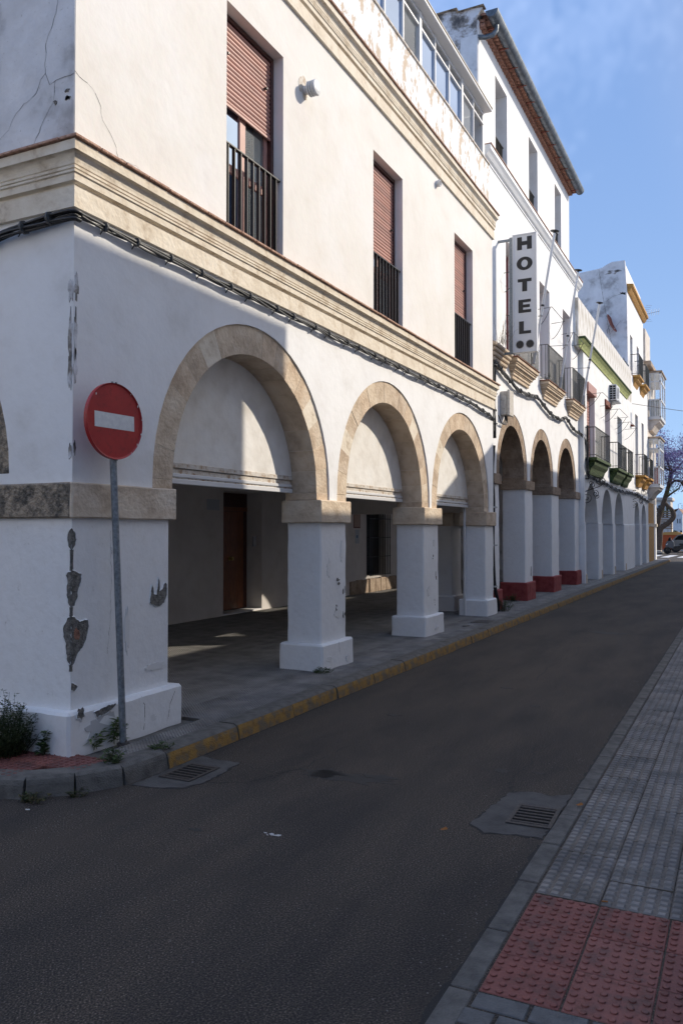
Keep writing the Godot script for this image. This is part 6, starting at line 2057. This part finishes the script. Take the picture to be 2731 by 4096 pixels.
func plants() -> void:
	var dk := Color(0.030, 0.050, 0.014)
	var md := Color(0.080, 0.125, 0.035)
	var dry := Color(0.10, 0.075, 0.03)
	plant("bush", "dense dark feathery bush at the foot of the corner pier", V(4.27, PAVE, -4.82), 150, 0.52, 0.30, 26, 0.045, 0.006, dk, Color(0.05, 0.065, 0.02), 1)
	plant("weed_plant", "leafy green sprout beside the dark bush", V(4.36, PAVE, -4.55), 5, 0.26, 0.08, 16, 0.06, 0.018, dk, md, 2)
	plant("weed_plant", "upright spiky weed at the wall, farther from the sign pole", V(4.68, PAVE, -4.33), 3, 0.24, 0.06, 26, 0.10, 0.011, md, Color(0.13, 0.19, 0.06), 3)
	plant("weed_plant", "upright spiky weed right beside the sign pole foot", V(4.86, PAVE, -4.325), 3, 0.26, 0.07, 26, 0.105, 0.011, md, Color(0.13, 0.19, 0.06), 4)
	plant("weed_plant", "weed tuft hanging over the kerb joint in front of the sign", V(4.44, PAVE - 0.01, -3.97), 12, 0.16, 0.09, 14, 0.05, 0.007, dk, md, 5)
	plant("weed_plant", "small weed on the kerb joint near the left drain", V(4.9, PAVE - 0.005, -3.92), 9, 0.06, 0.10, 14, 0.04, 0.007, dk, md, 6)
	plant("weed_plant", "low weeds in the gutter under the dark kerb", V(3.88, 0.0, -4.12), 12, 0.08, 0.11, 14, 0.035, 0.008, dk, dry, 7)
	plant("weed_plant", "small dry weed at the foot of the dark corner kerb", V(4.1, 0.0, -3.96), 8, 0.07, 0.08, 10, 0.03, 0.007, dk, dry, 17)
	plant("weed_plant", "grass tuft at the second pier plinth", V(8.29, PAVE, -4.33), 22, 0.07, 0.12, 6, 0.07, 0.003, dk, md, 8)
	plant("weed_plant", "bushy weed with orange flowers under the black conduit", V(16.2, PAVE, -4.38), 24, 0.34, 0.24, 20, 0.05, 0.009, dk, md, 9)
	plant("weed_plant", "weed at the second red pillar base", V(18.6, PAVE, -4.8), 14, 0.26, 0.2, 14, 0.06, 0.008, dk, md, 10)
	plant("weed_plant", "green weed growing on the second hotel balcony", V(20.62, 5.505, -4.40), 8, 0.32, 0.09, 18, 0.045, 0.010, md, Color(0.12, 0.15, 0.04), 11)
	plant("weed_plant", "dry twigs growing from the broken hotel ledge", V(16.25, 5.54, -4.45), 26, 0.75, 0.42, 3, 0.04, 0.004, Color(0.20, 0.14, 0.08), Color(0.3, 0.22, 0.13), 12)

func jacaranda() -> void:
	var t := thing("jacaranda_tree", "purple flowering jacaranda tree with bent trunk at street end", "tree")
	var z := -68.0
	var P := func(x: float, y: float, dz := 0.0) -> Vector3: return Vector3(x, y, z + dz)
	var b := MB.new()
	b.tube(smooth([P.call(-6.15, 0.0), P.call(-6.0, 1.0), P.call(-5.9, 1.9), P.call(-5.35, 2.35), P.call(-4.98, 2.8), P.call(-5.05, 3.25), P.call(-5.35, 3.6), P.call(-5.65, 3.95)], 6), 0.24, 10, 0.13)
	b.tube(smooth([P.call(-6.45, 0.0, -0.3), P.call(-6.35, 1.5, -0.2), P.call(-6.1, 2.6), P.call(-5.85, 3.4), P.call(-5.6, 4.2), P.call(-5.35, 5.1), P.call(-5.15, 6.1), P.call(-5.25, 6.8)], 6), 0.26, 10, 0.11)
	part(t, "trunk", b, M.bark)
	b = MB.new()
	for q in [[[-5.6, 4.2], [-5.0, 4.7], [-4.6, 5.0], [-4.4, 5.4]], [[-5.35, 5.1], [-4.9, 5.6], [-4.4, 5.5], [-3.9, 5.7], [-3.4, 6.2]], [[-5.15, 6.1], [-4.7, 6.6], [-4.2, 7.2], [-3.8, 7.9]], [[-5.25, 6.8], [-5.5, 7.4], [-5.6, 8.2]], [[-5.2, 6.4], [-5.9, 6.8], [-6.5, 7.2]], [[-4.4, 5.5], [-4.2, 5.0], [-4.4, 4.7]], [[-3.9, 5.7], [-3.0, 5.9], [-2.0, 6.4]], [[-6.0, 3.2], [-6.6, 4.2], [-7.0, 5.4]]]:
		b.tube(smooth(q.map(func(v): return P.call(v[0], v[1], rng.randf_range(-0.5, 0.5))), 5), 0.09, 6, 0.03)
	part(t, "limbs", b, M.bark)
	var r := RandomNumberGenerator.new()
	r.seed = 5
	var f := MB.new()
	f.tinted = true
	var gf := MB.new()
	gf.tinted = true
	var clumps := []
	for k in 260:
		var c := Vector3(-4.2 + r.randfn() * 1.75, 6.9 + r.randfn() * 1.1, z + r.randfn() * 1.7)
		if c.y < 5.2 + absf(c.x + 5.2) * 0.15 or c.x < -7.0:
			continue
		clumps.append(c)
	for q in [[-5.55, 8.6], [-5.5, 9.0], [-5.6, 8.2], [-4.3, 8.6], [-4.0, 8.9], [-3.6, 8.5], [-5.2, 7.6], [-5.3, 6.9], [-5.4, 6.0], [-5.1, 5.4], [-4.8, 7.8]]:
		clumps.append(Vector3(q[0], q[1], z + r.randf_range(-0.6, 0.6)))
	for c in clumps:
		for k in 60:
			var o := Vector3(r.randfn(), r.randfn() * 0.8, r.randfn()) * 0.26
			var a := Vector3(r.randfn(), r.randfn(), r.randfn()).normalized()
			var s := a.cross(Vector3(0.3, 1, 0.2)).normalized()
			f.col = Color(0.13, 0.095, 0.23).lerp(Color(0.29, 0.22, 0.42), r.randf())
			f.ft(c + o - s * 0.05, c + o + s * 0.05, c + o + a * 0.11, a.cross(s))
		if r.randf() < 0.3:
			for k in 24:
				var o := Vector3(r.randfn(), r.randfn(), r.randfn()) * 0.25 - Vector3(0, 0.25, 0)
				var a := Vector3(r.randfn(), r.randfn(), r.randfn()).normalized()
				var s := a.cross(Vector3.UP).normalized()
				gf.col = Color(0.07, 0.10, 0.025).lerp(Color(0.17, 0.19, 0.06), r.randf())
				gf.ft(c + o - s * 0.03, c + o + s * 0.03, c + o + a * 0.10, a.cross(s))
	for q in [[-5.5, 3.3], [-5.45, 4.6], [-5.2, 4.9], [-4.9, 4.9]]:
		for k in 110:
			var o := Vector3(r.randfn(), r.randfn(), r.randfn()) * 0.17
			var a := Vector3(r.randfn(), r.randfn(), r.randfn()).normalized()
			var s := a.cross(Vector3.UP).normalized()
			gf.col = Color(0.08, 0.11, 0.025).lerp(Color(0.2, 0.22, 0.07), r.randf())
			gf.ft(Vector3(q[0], q[1], z + 0.25) + o - s * 0.03, Vector3(q[0], q[1], z + 0.25) + o + s * 0.03, Vector3(q[0], q[1], z + 0.25) + o + a * 0.09, a.cross(s))
	part(t, "blossom", f, M.blossom)
	part(t, "foliage", gf, M.leaf_green)
	place(t, Vector3(-6.2, 0, z))

# ------------------------------------------------------------------ the sunlit end of the street
func far_end() -> void:
	# pavement and kerb round the tree
	var st := structure("pavement_far")
	part(st, "slab", bx(V(64.5, 0.0, -14.0), V(75.0, 0.12, -5.55), 0.03), M.concrete)
	part(st, "tree_border", bx(V(66.4, 0.12, -7.0), V(67.0, 0.24, -5.75), 0.03), M.stone)
	# waste container
	var t := thing("waste_container", "orange street waste container with tan lid behind the scooter", "container")
	var b := MB.new()
	b.es(PackedVector2Array([Vector2(-6.32, 0.12), Vector2(-5.0, 0.12), Vector2(-4.85, 1.38), Vector2(-6.42, 1.38)]), 74.0, 75.2)
	part(t, "bin", b, M.container_orange)
	b = MB.new()
	b.es(PackedVector2Array([Vector2(-6.46, 1.381), Vector2(-4.8, 1.381), Vector2(-4.82, 1.56), Vector2(-5.2, 1.64), Vector2(-6.1, 1.62), Vector2(-6.44, 1.54)]), 73.95, 75.25)
	part(t, "lid", b, M.container_lid)
	for q in [-6.2, -5.15]:
		b = MB.new()
		b.lathe(V(74.1, 0.07, q), Vector3.RIGHT, [Vector2(0, 0), Vector2(0.08, 0), Vector2(0.08, 0.06), Vector2(0, 0.06)], 12)
		part(t, "wheel", b, M.rubber)
	place(t, V(74.6, 0, -5.65))
	scooter()
	# parked cars
	parked_car(V(71.2, 0, -3.75), M.car_grey, "grey parked car with dark windows behind the scooter", 0.0)
	parked_car(V(103.0, 0, -6.2), M.car_white, "small white car at the far end by the chapel-like house", 1.2)
	# white gabled building
	t = thing("gabled_house", "bright white gabled building with pointed arch far beyond the tree", "house")
	b = MB.new()
	b.es(PackedVector2Array([Vector2(-10.35, 0), Vector2(-8.92, 0), Vector2(-8.92, 4.4), Vector2(-9.5, 5.2), Vector2(-10.35, 4.2)]), 140.0, 150.0)
	part(t, "wall", b, M.far_white)
	b = MB.new()
	b.es(PackedVector2Array([Vector2(-8.85, 4.35), Vector2(-9.5, 5.28), Vector2(-11.6, 4.75), Vector2(-11.6, 4.6), Vector2(-9.5, 5.16), Vector2(-8.95, 4.32)]), 140.2, 150.0)
	part(t, "roof", b, M.roof_far)
	part(t, "side_wing", bx(V(140.3, 0, -11.6), V(149, 4.58, -10.36)), M.far_white)
	for x in [-9.72, -9.38]:
		part(t, "window", bx(V(139.97, 2.9, x), V(140.01, 3.6, x + 0.12)), M.dark_inside)
	for x in [-10.1, -9.3]:
		part(t, "lower_window", bx(V(139.97, 1.3, x), V(140.01, 1.75, x + 0.26)), M.dark_inside)
	b = MB.new()
	b.tube([V(139.95, 2.7, -9.85), V(139.95, 3.7, -9.85), V(139.95, 4.1, -9.7), V(139.95, 4.3, -9.51), V(139.95, 4.1, -9.32), V(139.95, 3.7, -9.17), V(139.95, 2.7, -9.17)], 0.035, 5)
	part(t, "arch_mould", b, M.far_white)
	place(t, V(144, 0, -9.6))
	t = thing("beige_house", "beige house with pale cornice half hidden by the jacaranda", "house")
	part(t, "wall", bx(V(95, 0, -14.0), V(98, 4.95, -7.25)), M.facade_beige)
	part(t, "cornice", bx(V(94.8, 4.95, -14.1), V(98.1, 5.35, -7.05), 0.08), M.facade_beige)
	part(t, "gallery", bx(V(94.9, 3.0, -9.5), V(95.0, 4.6, -7.35)), M.far_white)
	for k in 5:
		part(t, "window", bx(V(94.86, 3.2, -9.3 + k * 0.4), V(94.9, 4.5, -9.08 + k * 0.4)), M.tint_glass)
	place(t, V(96.5, 0, -10))
	# slatted screen
	t = thing("slat_screen", "brown wooden slat screen behind the tree trunk", "screen")
	for k in 9:
		part(t, "slat", bx(V(79.9, 1.9 + k * 0.19, -7.5), V(79.95, 2.02 + k * 0.19, -5.95)), M.slat_wood)
	for x in [-7.4, -6.1]:
		part(t, "post", bx(V(79.96, 0, x), V(80.04, 3.8, x + 0.08)), M.slat_wood)
	place(t, V(80, 0, -6.7))
	for q in [[-9.9, 131.0, "left of the two thin street lamps on the skyline"], [-8.9, 131.0, "right of the two thin street lamps on the skyline"]]:
		t = thing("street_lamp", q[2], "street lamp", "thin street lamps on the skyline")
		b = MB.new()
		b.tube([V(q[1] + 14, 0, q[0]), V(q[1] + 14, 6.1, q[0]), V(q[1] + 14, 6.15, q[0] + 0.3)], 0.04, 5)
		part(t, "post", b, M.alu_grey)
		part(t, "lantern", bx(V(q[1] + 13.9, 6.1, q[0] + 0.25), V(q[1] + 14.1, 6.18, q[0] + 0.5)), M.alu_grey)
		place(t, V(q[1] + 14, 0, q[0]))
	# green hedge and far trees
	hedge("hedge", "dark green hedge below the white gabled building", V(112.0, 0, -8.3), 1.3, 0.9, 1.2, 900, 21)
	hedge("far_tree", "dark rounded tree on the far right behind the white gabled building", V(165.0, 2.6, -9.0), 1.9, 2.6, 1.9, 1500, 22)
	# low houses that close the view behind the crossing
	t = thing("far_house", "low pale house closing the street far away", "house")
	part(t, "wall", bx(V(190, 0, -30), V(200, 3.4, 12)), M.far_white)
	part(t, "roof", bx(V(189.8, 3.4, -30.2), V(200, 3.7, 12.2)), M.roof_far)
	place(t, V(195, 0, -9))

func hedge(called: String, label: String, at: Vector3, rx: float, ry: float, rz: float, n: int, seed_: int) -> void:
	var t := thing(called, label, "tree" if called == "far_tree" else "hedge")
	var r := RandomNumberGenerator.new()
	r.seed = seed_
	var b := MB.new()
	b.tinted = true
	for k in n:
		var d := Vector3(r.randfn(), r.randfn(), r.randfn()).normalized() * pow(r.randf(), 0.33)
		var p := Vector3(d.x * rx, ry + d.y * ry, d.z * rz)
		var a := Vector3(r.randfn(), r.randfn(), r.randfn()).normalized()
		var s := a.cross(Vector3(0.2, 1, 0.1)).normalized()
		b.col = Color(0.02, 0.04, 0.012).lerp(Color(0.08, 0.12, 0.03), r.randf())
		b.ft(p - s * 0.08, p + s * 0.08, p + a * 0.2, a.cross(s))
	part(t, "crown", b, M.leaf_green)
	var tb := MB.new()
	tb.tube([Vector3(0, -at.y, 0), Vector3(0.05, ry * 0.5, 0), Vector3(0, ry, 0)], 0.12, 6, 0.05)
	part(t, "trunk", tb, M.bark)
	t.position = at

func scooter() -> void:
	var t := thing("motor_scooter", "dark grey and black motor scooter parked across the street end", "scooter")
	var o := V(65.2, 0, -5.2)
	var F := func(poly: Array, w0: float, w1: float) -> MB:
		var b := MB.new()
		var pp := PackedVector2Array()
		for v in poly:
			pp.append(Vector2(o.x + v[0], v[1]))
		b.es(pp, 65.2 - w0, 65.2 + w1)
		return b
	for q in [[-0.02, 0.27], [1.32, 0.27]]:
		var w := grp(t, "wheel")
		var b := MB.new()
		b.lathe(o + Vector3(q[0], q[1], -0.06), Vector3(0, 0, 1), [Vector2(0.19, 0.0), Vector2(0.25, 0.0), Vector2(0.27, 0.03), Vector2(0.27, 0.09), Vector2(0.25, 0.12), Vector2(0.19, 0.12)], 22)
		part(w, "tyre", b, M.rubber)
		b = MB.new()
		b.lathe(o + Vector3(q[0], q[1], -0.04), Vector3(0, 0, 1), [Vector2(0.0, 0.0), Vector2(0.195, 0.0), Vector2(0.195, 0.08), Vector2(0.06, 0.09), Vector2(0, 0.09)], 18)
		part(w, "rim", b, M.scooter_black)
	part(t, "front_mudguard", F.call([[-0.2, 0.50], [-0.1, 0.58], [0.12, 0.57], [0.26, 0.45], [0.2, 0.42], [0.05, 0.5], [-0.12, 0.47]], 0.09, 0.09), M.scooter_grey)
	part(t, "front_fairing", F.call([[-0.18, 0.62], [-0.05, 0.78], [0.12, 0.97], [0.30, 1.02], [0.42, 0.92], [0.46, 0.62], [0.38, 0.42], [0.2, 0.5], [0.0, 0.58]], 0.2, 0.2), M.scooter_grey)
	part(t, "windscreen", F.call([[0.02, 0.95], [0.10, 1.24], [0.16, 1.25], [0.22, 1.0]], 0.18, 0.18), M.tint_glass)
	part(t, "body", F.call([[0.36, 0.42], [0.46, 0.58], [0.78, 0.62], [1.0, 0.72], [1.5, 0.78], [1.6, 0.66], [1.3, 0.5], [0.95, 0.34], [0.5, 0.28]], 0.19, 0.19), M.scooter_black)
	part(t, "seat", F.call([[0.74, 0.70], [0.86, 0.80], [1.1, 0.80], [1.22, 0.88], [1.55, 0.90], [1.6, 0.80], [1.2, 0.74], [0.9, 0.68]], 0.15, 0.15), M.rubber)
	part(t, "headlight", F.call([[-0.12, 0.70], [0.0, 0.80], [0.04, 0.76], [-0.06, 0.66]], 0.205, 0.205), M.alu_white)
	var b := MB.new()
	b.tube([o + Vector3(0.28, 1.04, 0.34), o + Vector3(0.26, 1.06, 0.0), o + Vector3(0.28, 1.04, -0.34)], 0.02, 6)
	part(t, "handlebar", b, M.scooter_black)
	for sg in [-1, 1]:
		b = MB.new()
		b.tube([o + Vector3(0.24, 1.05, 0.22 * sg), o + Vector3(0.2, 1.18, 0.30 * sg)], 0.01, 5)
		b.box(o + Vector3(0.17, 1.16, 0.24 * sg), o + Vector3(0.2, 1.25, 0.38 * sg), 0.01)
		part(t, "mirror", b, M.scooter_black)
	b = MB.new()
	b.tube([o + Vector3(0.9, 0.28, 0.2), o + Vector3(1.1, 0.26, 0.24), o + Vector3(1.55, 0.36, 0.24)], 0.05, 8, 0.065)
	part(t, "exhaust", b, M.alu_grey)
	b = MB.new()
	b.tube([o + Vector3(0.75, 0.3, 0.1), o + Vector3(0.7, 0.0, 0.16)], 0.015, 5)
	part(t, "stand", b, M.scooter_black)
	place(t, o)

func parked_car(o: Vector3, paint: Material, label: String, turn: float) -> void:
	var t := thing("parked_car", label, "car", "cars parked at the street end")
	var E := func(poly: Array, w0: float, w1: float) -> MB:
		var b := MB.new()
		var pp := PackedVector2Array()
		for v in poly:
			pp.append(Vector2(v[0], v[1]))
		b.es(pp, w0, w1)
		return b
	part(t, "body", E.call([[-2.0, 0.35], [-2.02, 0.7], [-1.9, 0.92], [-1.0, 1.0], [1.0, 0.98], [1.85, 0.86], [2.02, 0.66], [2.0, 0.35]], -0.85, 0.85), paint)
	part(t, "cabin", E.call([[-1.55, 0.97], [-1.2, 1.36], [-0.7, 1.5], [0.15, 1.5], [0.6, 1.38], [1.1, 0.97]], -0.74, 0.74), paint)
	part(t, "side_window", E.call([[-1.38, 1.0], [-1.1, 1.32], [-0.65, 1.42], [0.1, 1.42], [0.5, 1.32], [0.9, 1.0]], -0.755, 0.755), M.tint_glass)
	part(t, "windscreen", E.call([[0.62, 1.36], [0.17, 1.50], [0.20, 1.51], [0.66, 1.39], [1.13, 1.0], [1.09, 0.99]], -0.66, 0.66), M.tint_glass)
	for x in [-1.3, 1.25]:
		for z in [-0.78, 0.62]:
			var b := MB.new()
			b.lathe(Vector3(x, 0.31, z), Vector3(0, 0, 1), [Vector2(0, 0.0), Vector2(0.2, -0.01), Vector2(0.31, 0.0), Vector2(0.31, 0.18), Vector2(0, 0.18)], 18)
			part(t, "wheel", b, M.rubber)
	for z in [-0.8, 0.6]:
		part(t, "headlight", bx(Vector3(1.86, 0.62, z), Vector3(2.03, 0.76, z + 0.2), 0.02), M.alu_white)
	t.position = o
	t.rotation.y = turn

func _ready() -> void:
	rng.seed = 11
	light_and_camera()
	materials()
	setting()
	corner_building()
	hotel_building()
	green_house()
	ochre_house()
	bay_window_house()
	opposite_houses()
	no_entry_sign()
	hotel_sign()
	flagpole(V(18.6, 5.58, -4.30), V(18.6, 8.50, -3.81), "flagpole nearest the HOTEL sign, partly behind it")
	flagpole(V(21.56, 5.50, -4.30), V(21.56, 8.46, -3.82), "middle flagpole leaning out of the second hotel balcony")
	flagpole(V(24.83, 5.51, -4.30), V(24.83, 8.43, -3.79), "farthest flagpole leaning out of the third hotel balcony")
	cables()
	wall_fittings()
	plants()
	far_end()
	jacaranda()
